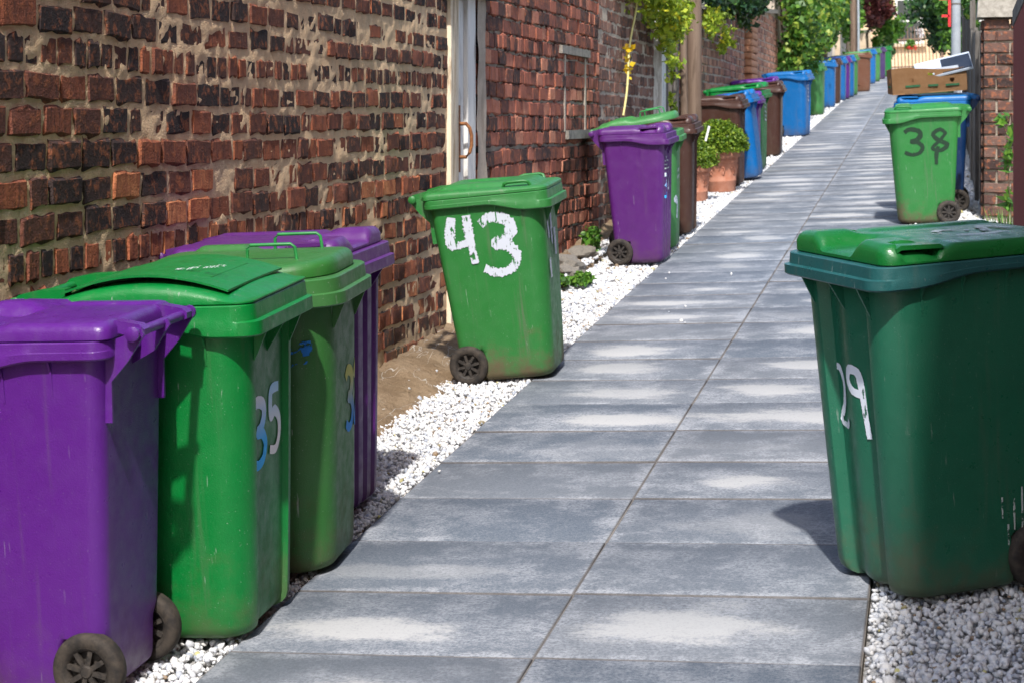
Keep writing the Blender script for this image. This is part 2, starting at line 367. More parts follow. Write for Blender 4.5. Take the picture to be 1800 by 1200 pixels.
M['sticker32'] = paint_mat('blue to yellow sticker', (0.02, 0.24, 0.66), (0.55, 0.55, 0.12), 0.44, 0.62, rag=0.25)

# ------------------------------------------------------------------ mesh helpers
def tag(o, label=None, cat=None, group=None, kind=None):
    if label: o['label'] = label
    if cat: o['category'] = cat
    if group: o['group'] = group
    if kind: o['kind'] = kind
    return o
def empty(name, mat=None, label=None, cat=None, group=None):
    o = bpy.data.objects.new(name, None); col.objects.link(o)
    o.empty_display_size = 0.2
    if mat is not None: o.matrix_world = mat
    return tag(o, label, cat, group)
def link(name, me, material=None, parent=None, mat=None):
    if material is not None and not me.materials: me.materials.append(material)
    o = bpy.data.objects.new(name, me); col.objects.link(o)
    if parent is not None: o.parent = parent
    if mat is not None:
        if parent is not None: o.matrix_local = mat
        else: o.matrix_world = mat
    return o
class MB:
    def __init__(s): s.v = []; s.f = []
    def add(s, vs, fs):
        b = len(s.v); s.v += [tuple(v) for v in vs]; s.f += [tuple(b + i for i in f) for f in fs]; return s
    def box(s, c, d, rot=None, taper=1.0):
        vs = []
        for z in (-1, 1):
            t = taper if z > 0 else 1.0
            for x, y in ((-1, -1), (1, -1), (1, 1), (-1, 1)):
                p = Vector((x * d[0] / 2 * t, y * d[1] / 2 * t, z * d[2] / 2))
                if rot is not None: p = rot @ p
                vs.append(p + Vector(c))
        return s.add(vs, [(3, 2, 1, 0), (4, 5, 6, 7), (0, 1, 5, 4), (1, 2, 6, 5), (2, 3, 7, 6), (3, 0, 4, 7)])
    def tube(s, pts, rad, n=8, cap=True):
        pts = [Vector(p) for p in pts]; rings = []
        if not isinstance(rad, (list, tuple)): rad = [rad] * len(pts)
        for i, p in enumerate(pts):
            t = (pts[min(i + 1, len(pts) - 1)] - pts[max(i - 1, 0)]).normalized()
            a = Vector((0, 0, 1)) if abs(t.z) < 0.9 else Vector((1, 0, 0))
            u = t.cross(a).normalized(); w = t.cross(u)
            rings.append([p + (u * math.cos(2 * math.pi * j / n) + w * math.sin(2 * math.pi * j / n)) * rad[i] for j in range(n)])
        return s.loft(rings, cap, cap)
    def loft(s, rings, cap0=True, cap1=True):
        n = len(rings[0]); b = len(s.v)
        for r_ in rings: s.v += [tuple(q) for q in r_]
        for i in range(len(rings) - 1):
            for j in range(n):
                a = b + i * n + j; c = b + i * n + (j + 1) % n
                s.f.append((a, c, c + n, a + n))
        if cap0: s.f.append(tuple(b + j for j in reversed(range(n))))
        if cap1: s.f.append(tuple(b + (len(rings) - 1) * n + j for j in range(n)))
        return s
    def lathe(s, prof, n=24, axis='Z', c=(0, 0, 0), cap=True):
        rings = []
        for r_, h in prof:
            ring = []
            for j in range(n):
                a = 2 * math.pi * j / n
                if axis == 'Z': q = (r_ * math.cos(a), r_ * math.sin(a), h)
                else: q = (r_ * math.sin(a), h, r_ * math.cos(a))
                ring.append((q[0] + c[0], q[1] + c[1], q[2] + c[2]))
            rings.append(ring)
        if not cap: rings.append(rings[0])
        return s.loft(rings, cap, cap)
    def prism(s, poly, axis, a, b):
        """extrude a 2-D polygon: axis 'Y' takes (x, z), axis 'X' takes (y, z)"""
        def q(p, t): return (p[0], t, p[1]) if axis == 'Y' else (t, p[0], p[1])
        n = len(poly)
        vs = [q(p, a) for p in poly] + [q(p, b) for p in poly]
        fs = [tuple(range(n)), tuple(range(2 * n - 1, n - 1, -1))] + [(i, i + n, (i + 1) % n + n, (i + 1) % n) for i in range(n)]
        return s.add(vs, fs)
    def mesh(s, name, smooth=None):
        me = bpy.data.meshes.new(name); me.from_pydata(s.v, [], s.f); me.update()
        bm = bmesh.new(); bm.from_mesh(me); bmesh.ops.recalc_face_normals(bm, faces=bm.faces); bm.to_mesh(me); bm.free()
        if smooth is not None:
            me.polygons.foreach_set('use_smooth', [True] * len(me.polygons))
            me.set_sharp_from_angle(angle=R(smooth))
        return me
    def build(s, name, material, parent=None, smooth=None, mat=None):
        return link(name, s.mesh(name, smooth), material, parent, mat)
def np_mesh(name, V, F, material, smooth=False):
    me = bpy.data.meshes.new(name)
    V = np.asarray(V, dtype=np.float32); F = np.asarray(F, dtype=np.int32); k_ = F.shape[1]
    me.vertices.add(len(V)); me.vertices.foreach_set('co', V.ravel())
    me.loops.add(F.size); me.loops.foreach_set('vertex_index', F.ravel())
    me.polygons.add(len(F)); me.polygons.foreach_set('loop_start', np.arange(len(F), dtype=np.int32) * k_)
    me.update(calc_edges=True)
    if smooth: me.polygons.foreach_set('use_smooth', np.ones(len(F), dtype=bool))
    me.materials.append(material)
    return me
def sstep(a, b, x):
    t = np.clip((np.asarray(x, dtype=float) - a) / (b - a), 0, 1); return t * t * (3 - 2 * t)
_lat = rng.random((64, 64, 8))
def vnoise(x, y, seed=0):
    x = np.asarray(x, dtype=float); y = np.asarray(y, dtype=float)
    xi = np.floor(x).astype(int); yi = np.floor(y).astype(int); fx = x - xi; fy = y - yi
    fx = fx * fx * (3 - 2 * fx); fy = fy * fy * (3 - 2 * fy)
    L = _lat[:, :, seed % 8]
    a = L[xi % 64, yi % 64]; b = L[(xi + 1) % 64, yi % 64]; c_ = L[xi % 64, (yi + 1) % 64]; d = L[(xi + 1) % 64, (yi + 1) % 64]
    return (a * (1 - fx) + b * fx) * (1 - fy) + (c_ * (1 - fx) + d * fx) * fy - 0.5
def fbm(x, y, seed=0, oct=4):
    s_ = 0; a = 1.0
    for i in range(oct):
        s_ = s_ + a * vnoise(x * 2 ** i + 13.1 * i, y * 2 ** i + 7.7 * i, seed + i); a *= 0.55
    return s_

# ================================================================== SETTING
# ground sheet under everything
xs = np.concatenate([np.linspace(-120, -4, 10), np.linspace(-3, 1, 9), np.linspace(3, 120, 10)])
ys = np.concatenate([np.linspace(-80, 0, 6), np.linspace(4, 76, 30), np.linspace(90, 300, 8)])
V = []; 
for y in ys:
    for x in xs:
        xx = max(-6, min(4, x)); yy = min(y, 78) if y > 0 else max(y, -10)
        V.append((x, y, gz(xx, yy) - 0.075))
nx = len(xs); F = [(j * nx + i, j * nx + i + 1, (j + 1) * nx + i + 1, (j + 1) * nx + i) for j in range(len(ys) - 1) for i in range(nx - 1)]
tag(link('ground', np_mesh('ground', V, F, M['earth'])), kind='structure')

# paved path: bed + two slabs across
XC, Y0, SW, SL = -1.078, 5.1244, 0.9, 0.6
bed = MB()
bed.add([(XC - .9, 1.5, gz(XC - .9, 1.5) - .045), (XC + .9, 1.5, gz(XC + .9, 1.5) - .045), (XC + .9, 75, gz(XC + .9, 75) - .045), (XC - .9, 75, gz(XC - .9, 75) - .045),
         (XC - .9, 1.5, gz(XC - .9, 1.5) - .007), (XC + .9, 1.5, gz(XC + .9, 1.5) - .007), (XC + .9, 75, gz(XC + .9, 75) - .007), (XC - .9, 75, gz(XC - .9, 75) - .007)],
        [(3, 2, 1, 0), (4, 5, 6, 7), (0, 1, 5, 4), (1, 2, 6, 5), (2, 3, 7, 6), (3, 0, 4, 7)])
M['joint'] = simple('sandy joint filler', (0.17, 0.15, 0.13), (0.26, 0.235, 0.205), 60, .95, .5)
path = bed.build('path', M['joint']); tag(path, kind='structure')
def slab_arrays(gap=0.0018, t=0.05, ch=0.003):
    a, b = SW / 2 - gap, SL / 2 - gap
    v = [(-a, -b, -t), (a, -b, -t), (a, b, -t), (-a, b, -t), (-a, -b, -ch), (a, -b, -ch), (a, b, -ch), (-a, b, -ch),
         (-a + ch, -b + ch, 0), (a - ch, -b + ch, 0), (a - ch, b - ch, 0), (-a + ch, b - ch, 0)]
    f = [(0, 1, 5, 4), (1, 2, 6, 5), (2, 3, 7, 6), (3, 0, 4, 7), (4, 5, 9, 8), (5, 6, 10, 9), (6, 7, 11, 10), (7, 4, 8, 11), (8, 9, 10, 11)]
    return v, f
def add_uv(me, vals):
    uv = me.uv_layers.new(name='UVMap')
    li = np.empty(len(me.loops), dtype=np.int32); me.loops.foreach_get('vertex_index', li)
    uv.data.foreach_set('uv', np.asarray(vals, dtype=np.float32)[li].ravel())
sv, sf = slab_arrays()
slab_me = np_mesh('slab', sv, sf, M['slab']); add_uv(slab_me, [(p[0], p[1]) for p in sv])
for i in range(-5, 60):
    for s_ in (-1, 1):
        mt = gmat(XC + s_ * SW / 2, Y0 + (i + .5) * SL) @ Matrix.Rotation(random.gauss(0, .004), 4, 'X') @ Matrix.Rotation(random.gauss(0, .002), 4, 'Y') @ Matrix.Rotation(random.gauss(0, .0015), 4, 'Z')
        mt.translation.z += random.gauss(0, .0012)
        # flat paving follows the lane's own cross and long fall
        ob = link('slab', slab_me, None, path, mt)
V = []; F = []; UV = []
for i in range(60, 116):
    for s_ in (-1, 1):
        mt = gmat(XC + s_ * SW / 2, Y0 + (i + .5) * SL); b = len(V)
        V += [tuple(mt @ Vector(p)) for p in sv]; UV += [(p[0], p[1]) for p in sv]; F += [tuple(b + q for q in f) for f in sf]
me = np_mesh('far_slabs', V, F, M['slabi']); add_uv(me, UV)
tag(link('far_slabs', me, None, path), kind='stuff')

# gravel strips
def ico():
    bm = bmesh.new(); bmesh.ops.create_icosphere(bm, subdivisions=1, radius=1.0)
    v = np.array([q.co[:] for q in bm.verts]); f = np.array([[w.index for w in q.verts] for q in bm.faces]); bm.free(); return v, f
IV, IF = ico()
PROTO = []
for i in range(24):
    v = IV * (1 + rng.normal(0, .20, (12, 1))) * np.array([1.0, rng.uniform(.6, .95), rng.uniform(.45, .75)])
    PROTO.append(v)
PROTO = np.array(PROTO)
def rot_mats(n):
    q = rng.normal(size=(n, 4)); q /= np.linalg.norm(q, axis=1, keepdims=True); w, x, y, z = q.T
    return np.stack([np.stack([1 - 2 * (y * y + z * z), 2 * (x * y - z * w), 2 * (x * z + y * w)], -1),
                     np.stack([2 * (x * y + z * w), 1 - 2 * (x * x + z * z), 2 * (y * z - x * w)], -1),
                     np.stack([2 * (x * z - y * w), 2 * (y * z + x * w), 1 - 2 * (x * x + y * y)], -1)], 1)
def stones(P, size):
    n = len(P); Rm = rot_mats(n); pv = PROTO[rng.integers(0, 24, n)] * size[:, None, None]
    V = np.einsum('nij,nkj->nki', Rm, pv) + P[:, None, :]
    F = IF[None] + (np.arange(n) * 12)[:, None, None]
    return V.reshape(-1, 3), F.reshape(-1, 3)
def strew(zones):
    Ps = []; S = []
    for x0f, x1f, y0, y1, dens, sz in zones:
        area = (y1 - y0) * abs(x1f((y0 + y1) / 2) - x0f((y0 + y1) / 2)); n = int(area * dens)
        y = rng.uniform(y0, y1, n); a = np.vectorize(x0f)(y); b = np.vectorize(x1f)(y)
        x = a + (b - a) * rng.random(n)
        z = -H0 + SX * x + SY * y - 0.022 + rng.random(n) * 0.016 + 0.010 * fbm(x * 4, y * 4, 1, 2)
        Ps.append(np.stack([x, y, z], 1)); S.append(sz * np.exp(rng.normal(0, .28, n)))
    return np.concatenate(Ps), np.concatenate(S)
def ledge(y): return -2.40 + 0.10 * float(fbm(y * .8, 3.3, 2, 2)) - (0.14 if y > 11.5 else 0) - (0.05 if y > 15 else 0)
def lp(y): return -1.986
P1, S1 = strew([(lambda y: -2.7, lambda y: ledge(y), 4, 16, 60, .008), (lambda y: ledge(y) - .06, lp, 3.6, 12, 3900, .0102), (lambda y: ledge(y) - .06, lp, 12, 25, 2200, .0130), (lambda y: -2.72, lp, 25, 50, 420, .024),
                (lambda y: -2.01, lambda y: -1.90, 6.2, 16, 7, .009), (lambda y: -1.9, lambda y: -1.3, 11, 14, 4, .009)])
bk = P1[:, 0] < -2.5; P1[bk, 2] += .05
on = P1[:, 0] > -1.98; P1[on, 2] = (-H0 + SX * P1[:, 0] + SY * P1[:, 1] + .006)[on]
v_, f_ = stones(P1, S1)
tag(link('gravel', np_mesh('gravel', v_, f_, M['gravel'])), 'white stone chippings along the foot of the left brick wall', 'gravel', kind='stuff')
P2, S2 = strew([(lambda y: -.168, lambda y: .46, 3.2, 9, 3700, .0105), (lambda y: -.168, lambda y: .55, 9, 17, 1500, .0155), (lambda y: -.168, lambda y: .42, 17, 34, 500, .022)])
v_, f_ = stones(P2, S2)
tag(link('gravel', np_mesh('gravel', v_, f_, M['gravel'])), 'white stone chippings along the right edge of the path', 'gravel', kind='stuff')
for xa, xb in ((-2.75, -1.981), (-.175, .8)):
    V = [(xa, 1, gz(xa, 1) - .028), (xb, 1, gz(xb, 1) - .028), (xb, 75, gz(xb, 75) - .028), (xa, 75, gz(xa, 75) - .028)]
    tag(link('gravel_bed', np_mesh('gravel_bed', V, [(0, 1, 2, 3)], M['gravel_bed'])), kind='structure')

# bare earth bank at the foot of the left wall
ny, nxx = 420, 16
yy = np.linspace(3.5, 24, ny)[:, None] * np.ones((1, nxx)); tt = np.linspace(0, 1, nxx)[None, :] * np.ones((ny, 1))
ed = np.array([ledge(y) for y in np.linspace(3.5, 24, ny)])[:, None]
xx = -2.80 + (ed + 2.80 + .05) * tt
hh = (0.11 + .05 * fbm(yy * .7, tt * 0 + 1.7, 3, 2)) * (1 - sstep(0.05, 1.0, tt)) - 0.03 * sstep(.8, 1, tt) + .032 * fbm(xx * 12, yy * 12, 4, 4)
zz = -H0 + SX * xx + SY * yy + hh - .005
V = np.stack([xx, yy, zz], -1).reshape(-1, 3)
F = [(j * nxx + i, j * nxx + i + 1, (j + 1) * nxx + i + 1, (j + 1) * nxx + i) for j in range(ny - 1) for i in range(nxx - 1)]
tag(link('earth_bank', np_mesh('earth_bank', V, F, M['earth'], True)), kind='structure')
for i, (x, y, s_) in enumerate(((-2.60, 13.4, .17), (-2.66, 12.6, .12), (-2.62, 14.3, .10), (-2.66, 11.9, .14))):
    bm = bmesh.new(); bmesh.ops.create_icosphere(bm, subdivisions=3, radius=1.0)
    for v in bm.verts:
        n = float(fbm(v.co.x * 1.3 + i * 5, v.co.y * 1.3 + v.co.z * 2, i, 4)); v.co *= (1 + .5 * n); v.co.z *= .62; v.co.y *= 1.35
    me = bpy.data.meshes.new('rock'); bm.to_mesh(me); bm.free()
    o = link('rock', me, M['stone_old'], None, Matrix.Translation((x, y, gz(x, y) + .06)) @ Matrix.Rotation(i * 1.3, 4, 'Z') @ Matrix.Scale(s_, 4))
    tag(o, ['largest rounded rock in the earth at the foot of the red brick wall', 'flat rock lying in the earth behind the bin painted 43', 'small rock near the wheel of the bin numbered 34', 'rock half hidden behind the bin painted 43'][i], 'rock', 'rocks at the wall foot')

# ------------------------------------------------------------------ brick walls
def brick_arrays(seed):
    r_ = np.random.default_rng(seed); nu, nv = 6, 4
    u = np.linspace(-.5, .5, nu); v = np.linspace(-.5, .5, nv)
    u[1] = -.465; u[-2] = .465; v[1] = -.41; v[-2] = .41
    V = []; F = []
    for j in range(nv):
        for i in range(nu):
            e = (i in (0, nu - 1)) or (j in (0, nv - 1)); cn = (i in (0, nu - 1)) and (j in (0, nv - 1))
            du, dv = (r_.normal(0, .024), r_.normal(0, .060)) if e else (r_.normal(0, .010), r_.normal(0, .02))
            sc = .955 if cn else 1
            x = (.38 if e else .5) - (.12 if cn else 0) + r_.normal(0, .05 if e else .016)
            V.append((x, u[i] * sc + du, v[j] * sc + dv))
    for j in range(nv - 1):
        for i in range(nu - 1):
            a = j * nu + i; F.append((a, a + 1, a + nu + 1, a + nu))
    ring = [i for i in range(nu)] + [j * nu + nu - 1 for j in range(1, nv)] + [(nv - 1) * nu + i for i in range(nu - 2, -1, -1)] + [j * nu for j in range(nv - 2, 0, -1)]
    b = len(V)
    for q in ring: V.append((-.5, V[q][1], V[q][2]))
    n = len(ring)
    for t in range(n): F.append((ring[(t + 1) % n], ring[t], b + t, b + (t + 1) % n))
    return np.array(V), F
BR = [brick_arrays(100 + i) for i in range(14)]
BRM = {}
def brick_mesh(i, mname):
    if (i, mname) not in BRM:
        me = np_mesh('brick', BR[i][0], BR[i][1], M[mname], True); me.set_sharp_from_angle(angle=R(32)); BRM[(i, mname)] = me
    return BRM[(i, mname)]
def cam_px(x, y, z):
    d = -math.sin(.2187) * x + math.cos(.2187) * y; rr = math.cos(.2187) * x + math.sin(.2187) * y
    return (900 + 3305.6 * rr / d, 210 - 3305.6 * z / d, d) if d > .1 else (-9999, 0, 1e9)
def brick_wall(label, y0, y1, ztop, mname, mortar, course=.113, blen=.228, headers=(), gapw=.016, proud=.012, lead=0.0, nindiv=300, xw=-2.75, res=.022, cover=None, ragged=1.0, skip=None, seed=1, slope_top=False):
    root = empty('brick_wall', Matrix.Translation((xw, (y0 + y1) / 2, gz(xw, (y0 + y1) / 2))), label, 'wall')
    inv = root.matrix_world.inverted()
    r_ = random.Random(seed)
    zt = (lambda y: ztop + SY * (y - y0)) if slope_top else (lambda y: ztop)
    # mortar body: rough face plus back and top
    nyy = max(8, int((y1 - y0) / res)); zlo = gz(xw, y0) - .25; zhi = max(zt(y0), zt(y1)); nzz = int((zhi - zlo) / (res * .8))
    Yg, Tg = np.meshgrid(np.linspace(y0, y1, nyy), np.linspace(0, 1, nzz))
    Zt = ztop + (SY * (Yg - y0) if slope_top else 0)
    Zg = zlo + (Zt - zlo) * Tg
    d = ragged * (.0035 * fbm(Yg * 7, Zg * 9, seed, 3) + .007 * fbm(Yg * 24, Zg * 28, seed + 2, 2)) + lead
    if cover is not None: d = d + cover(Yg, Zg)
    Xg = xw + d
    V = np.stack([Xg, Yg, Zg], -1).reshape(-1, 3)
    F = [(j * nyy + i, j * nyy + i + 1, (j + 1) * nyy + i + 1, (j + 1) * nyy + i) for j in range(nzz - 1) for i in range(nyy - 1)]
    V = V.tolist(); b = len(V)
    V += [(xw - .3, y0, zlo), (xw - .3, y1, zlo), (xw - .3, y1, zt(y1)), (xw - .3, y0, zt(y0))]
    F = [list(q) for q in F]
    F += [[b, b + 3, b + 2, b + 1], [b, 0, (nzz - 1) * nyy, b + 3], [nyy - 1, b + 1, b + 2, nzz * nyy - 1], [(nzz - 1) * nyy, nzz * nyy - 1, b + 2, b + 3]]
    mm = np_mesh('mortar', V, F, M[mortar]) if False else None
    me = bpy.data.meshes.new('mortar'); me.from_pydata(V, [], F); me.update(); me.materials.append(M[mortar])
    me.polygons.foreach_set('use_smooth', np.ones(len(me.polygons), dtype=bool))
    link('mortar', me, None, root, inv)
    items = []
    z = zlo + .02; ci = 0
    while z + course * .5 < zhi:
        hd = ci in headers
        bl = blen * .48 if hd else blen
        ph = (0.5 * bl if ci % 2 else 0) + r_.uniform(-.02, .02)
        y = y0 - ph
        zj = r_.gauss(0, .003)
        while y < y1:
            L = bl * r_.uniform(.88, 1.10)
            if not hd and r_.random() < .12: L *= .55
            a, c_ = max(y, y0 + .004), min(y + L, y1 - .004)
            zc = z + course / 2 + zj + .006 * math.sin(y * 1.3 + ci * .4)
            if c_ - a > .04 and zc + course / 2 < zt((a + c_) / 2) and not (skip and skip((a + c_) / 2, zc)) and zc > gz(xw, (a + c_) / 2) - .1:
                dep = .07
                pr = proud + r_.gauss(0, .0035)
                gw = gapw(( a + c_) / 2, zc) if callable(gapw) else gapw
                sz = (dep, max(.03, (c_ - a) - gw * r_.uniform(.6, 1.4)), course - gw * r_.uniform(.8, 1.4))
                items.append(((xw + pr - dep / 2, (a + c_) / 2, zc + r_.gauss(0, .003)), sz, (r_.gauss(0, .018), r_.gauss(0, .014), r_.gauss(0, .014)), r_.randrange(14)))
            y += L
        z += course; ci += 1
    vis = []
    for it in items:
        u, v, d_ = cam_px(*it[0]); vis.append((0 if (-20 < u < 1800 and -20 < v < 1200) else 1, d_))
    order = sorted(range(len(items)), key=lambda q: vis[q])
    own = set(order[:nindiv])
    JV = []; JF = []; nb = 0
    for q, (c_, sz, rot, vi) in enumerate(items):
        mt = Matrix.Translation(c_) @ Euler((rot[0], rot[1] * .6, rot[2] * .5)).to_matrix().to_4x4() @ Matrix.Diagonal((*sz, 1))
        if q in own:
            link('brick', brick_mesh(vi, mname), None, root, inv @ mt)
        else:
            A = np.array(mt); bv = BR[vi][0]
            JV.append(bv @ A[:3, :3].T + A[:3, 3]); JF += [tuple(nb + t for t in f) for f in BR[vi][1]]; nb += len(bv)
    if JV:
        me = np_mesh('brickwork', np.concatenate(JV), JF, M[mname + 'i'], True); me.set_sharp_from_angle(angle=R(32))
        tag(link('brickwork', me, None, root, inv), kind='stuff')
    return root, inv
def cov1(Y, Z):      # sandy repointing smeared wide over the upper part of the first wall
    return .0015 * sstep(-.25, .25, Z + .35 * fbm(Y * .9, Z * 1.2, 5, 3)) + .001 * fbm(Y * 1.1, Z * 1.5, 7, 2) + .0020
def gap1(y, z):
    return float(.019 + .014 * sstep(-.30, .25, z + .3 * fbm(y * .9, z * 1.2, 5, 3)) * sstep(5.8, 8.0, y) * (1 - .5 * sstep(9.6, 10.4, y)))
brick_wall('old brick wall of dark soot stained bricks with sandy mortar at the left', -1.0, 10.60, .98, 'b1', 'mortar1', course=.113, headers=(14, 20), cover=cov1, proud=.0075, gapw=gap1, seed=3)
w2, w2i = brick_wall('crumbling red brick wall between the white gate and the pale whitewashed stretch', 11.25, 15.72, 1.22, 'b2', 'mortar2', course=.108, headers=(7, 13, 18), proud=.014, lead=-.002, gapw=.011, seed=5, ragged=1.0)
w2b, w2bi = brick_wall('brick wall stretch smeared with pale grey mortar behind the hanging rope', 15.72, 19.0, 1.30, 'b2g', 'mortar3', course=.106, headers=(6, 12), proud=.006, lead=.001, gapw=.012, seed=6, res=.03, nindiv=300)
brick_wall('short brick wall between the far grey gate and the wooden poles', 20.35, 22.9, 1.40, 'b2', 'mortar2', course=.108, seed=8, res=.04, nindiv=0, proud=.012)
w3, w3i = brick_wall('sunlit pale orange brick wall beyond the wooden poles', 22.9, 34.9, gz(-2.75, 22.9) + 2.02, 'b3', 'mortar3', course=.106, seed=9, res=.06, nindiv=0, proud=.010, slope_top=True)

# bricked-up opening with stone sills on the red wall
for nm, yc, zc, L, hgt in (('stone_lintel', 14.55, .53, 1.2, .075), ('sill', 14.75, -.12, 1.1, .085)):
    mb = MB().box((-2.758, yc, zc), (.10, L, hgt * .8)); o = mb.build(nm, M['stone_old'], w2, mat=w2i)
for yy_ in (14.18, 15.05):
    MB().box((-2.772, yy_, .2), (.08, .05, .59)).build('jamb_strip', M['mortar3'], w2, mat=w2i)
# rendered jamb right of the first gate
mb = MB(); n = 40
rows = []
for j in range(n):
    z = -1.35 + 2.4 * j / (n - 1)
    rows.append([(-2.72 + .012 * float(fbm(z * 5, y * 8, 3, 3)), y + (.05 * float(fbm(z * 4, 2.2, 4, 3)) if i == 5 else 0), z) for i, y in enumerate(np.linspace(11.26, 11.50, 6))])
vs = [q for r_ in rows for q in r_]
mb.add(vs, [(j * 6 + i, j * 6 + i + 1, (j + 1) * 6 + i + 1, (j + 1) * 6 + i) for j in range(n - 1) for i in range(5)])
mb.build('render_patch', M['mortar3'], w2, 30, w2i)
# coping stones and the orange pilaster of the far wall
for j in range(15):
    y = 22.9 + .8 * j
    zt_ = gz(-2.75, 22.9) + 2.02 + SY * (y + .4 - 22.9)
    MB().box((0, 0, 0), (.40, .785, .07)).build('coping_stone', M['stone_old'], w3, mat=w3i @ Matrix.Translation((-2.88, y + .4, zt_ + .035)) @ Matrix.Rotation(math.atan(SY), 4, 'X'))
mb = MB(); MB_v = []
pv, pf = [], []
for j in range(20):
    z = gz(-2.75, 29.1) - .05 + j * .106
    q, f = BR[j % 14]; A = np.array(Matrix.Translation((-2.69, 29.1, z)) @ Matrix.Diagonal((.12, 1.0, .098, 1)))
    b = sum(len(t) for t in pv); pv.append(q @ A[:3, :3].T + A[:3, 3]); pf += [tuple(b + t for t in ff) for ff in f]
k = NT('orange brick'); M['orange'] = k.done(k.mix(k.noise(k.pos(), 6, 4), (0.42, 0.17, 0.08), (0.5, 0.27, 0.16)), .9)
tag(link('pilaster', np_mesh('pilaster', np.concatenate(pv), pf, M['orange'], True), None, w3, w3i), 'orange brick pilaster')

# ------------------------------------------------------------------ gates and doors in the left wall
def plank(root, name, y, w, z0, z1, x, t, material, parent=None):
    b = MB(); n = 7
    rings = []
    for j in range(n):
        z = z0 + (z1 - z0) * j / (n - 1); e = random.gauss(0, .0015)
        rings.append([(-t / 2, -w / 2 + e, z), (t / 2 - .003, -w / 2 + e, z), (t / 2, -w / 2 + .004 + e, z), (t / 2, w / 2 - .004 + e, z), (t / 2 - .003, w / 2 + e, z), (-t / 2, w / 2 + e, z)])
    b.loft(rings)
    return b.build(name, material, parent or root, mat=Matrix.Translation((x, y, 0)))
zb = gz(-2.75, 10.9)
g1 = empty('gate', Matrix.Translation((-2.75, 10.92, zb)), 'tall narrow gate of peeling cream and white boards with rusty handle', 'gate')
plank(g1, 'frame_post', -.26, .11, 0, 2.02, -.020, .10, M['peeling'])
for i in range(2): plank(g1, 'board', -.165 + i * .105, .10, .02, 1.99, -.022 - i * .004, .05, M['peeling'])
plank(g1, 'board',     .06, .12, .02, 1.99, -.03, .05, M['peeling_white'])
plank(g1, 'frame_post', .235, .20, 0, 2.02, -.030, .10, M['peeling_white'])
hb = MB(); hb.box((-.008, .02, 1.16), (.012, .035, .40))
hb.tube([(-.005, .02, 1.05), (.035, .03, 1.05), (.055, .035, 1.075), (.066, .037, 1.12), (.066, .037, 1.18), (.055, .035, 1.225), (.035, .03, 1.25), (-.005, .02, 1.25)], .011, 8)
hb.build('handle', M['rust'], g1, 50)
lt = MB().box((-.02, .1, 2.075), (.22, 1.15, .10)); lt.build('lintel', M['lintel'], g1)
g2 = empty('gate', Matrix.Translation((-2.75, 19.68, gz(-2.75, 19.68))), 'weathered blue grey plank gate just left of the wooden poles', 'gate')
plank(g2, 'frame_post', -.58, .16, 0, 2.1, .03, .12, M['peeling_white'])
for i in range(5): plank(g2, 'board', -.40 + i * .20, .19, .03, 1.95 + .02 * (i % 2), -.02, .03, M['peeling_white'] if i % 2 else M['grey_wood'])
plank(g2, 'frame_post', .60, .12, 0, 2.1, .03, .12, M['grey_wood'])
MB().box((-.02, .0, 2.15), (.2, 1.34, .09)).build('lintel', M['lintel'], g2)

def pole(x, y, r_, h, mat_, label, name='utility_pole', cap=None):
    e = empty(name, Matrix.Translation((x, y, gz(x, y))), label, 'pole')
    b = MB(); n = 9
    b.tube([(random.gauss(0, .004), random.gauss(0, .004), -.2 + (h + .2) * j / (n - 1)) for j in range(n)], [r_ * (1 - .12 * j / (n - 1)) for j in range(n)], 16)
    b.build('shaft', mat_, e, 40)
    return e
pole(-2.62, 20.40, .042, 7, M['pole_wood'], 'thinner left wooden pole of the pair by the brick wall')
tp = pole(-2.56, 20.85, .085, 8, M['pole_wood'], 'thicker right wooden utility pole of the pair by the brick wall')

# ================================================================== WHEELIE BINS
def section(hw, xf, xb, rf, rb, ff=None, nf=12, nc=6, ns=5, nb=6):
    pts = []
    for i in range(nf):
        y = -(hw - rf) + 2 * (hw - rf) * i / nf
        pts.append((xf + (ff(y / hw) if ff else 0), y))
    x0 = ff((hw - rf) / hw) if ff else 0
    for i in range(nc):
        a = math.pi / 2 * i / nc; pts.append((xf - rf + rf * math.cos(a) + x0 * math.cos(a), hw - rf + rf * math.sin(a)))
    for i in range(ns): pts.append((xf - rf + (xb + rb - xf + rf) * i / ns, hw))
    for i in range(nc):
        a = math.pi / 2 * (1 + i / nc); pts.append((xb + rb + rb * math.cos(a), hw - rb + rb * math.sin(a)))
    for i in range(nb): pts.append((xb, (hw - rb) * (1 - 2 * i / nb)))
    for i in range(nc):
        a = math.pi * (1 + .5 * i / nc); pts.append((xb + rb + rb * math.cos(a), -hw + rb + rb * math.sin(a)))
    for i in range(ns): pts.append((xb + rb + (xf - rf - xb - rb) * i / ns, -hw))
    for i in range(nc):
        a = math.pi * (1.5 + .5 * i / nc); pts.append((xf - rf + rf * math.cos(a) + x0 * math.cos(a), -hw + rf + rf * math.sin(a)))
    return pts
def fl_panel(t): t = abs(t); return -.016 * float(1 - sstep(.56, .60, t))
def fl_deep(t):
    t = abs(t)
    return -.030 * float(1 - sstep(.46, .56, t)) + .020 * float(1 - sstep(.0, .42, t))
def fl_ribs(t):
    t = abs(t)
    return -.020 * float(sstep(.10, .15, t) * (1 - sstep(.26, .31, t))) - .020 * float(sstep(.50, .55, t) * (1 - sstep(.64, .70, t)))
SIZES = {'240': dict(hw0=.225, hw1=.262, xf0=.245, xf1=.295, xb0=-.215, xb1=-.295, top=.955, wr=.100),
         '140': dict(hw0=.185, hw1=.215, xf0=.180, xf1=.235, xb0=-.175, xb1=-.235, top=.985, wr=.100)}
_cache = {}
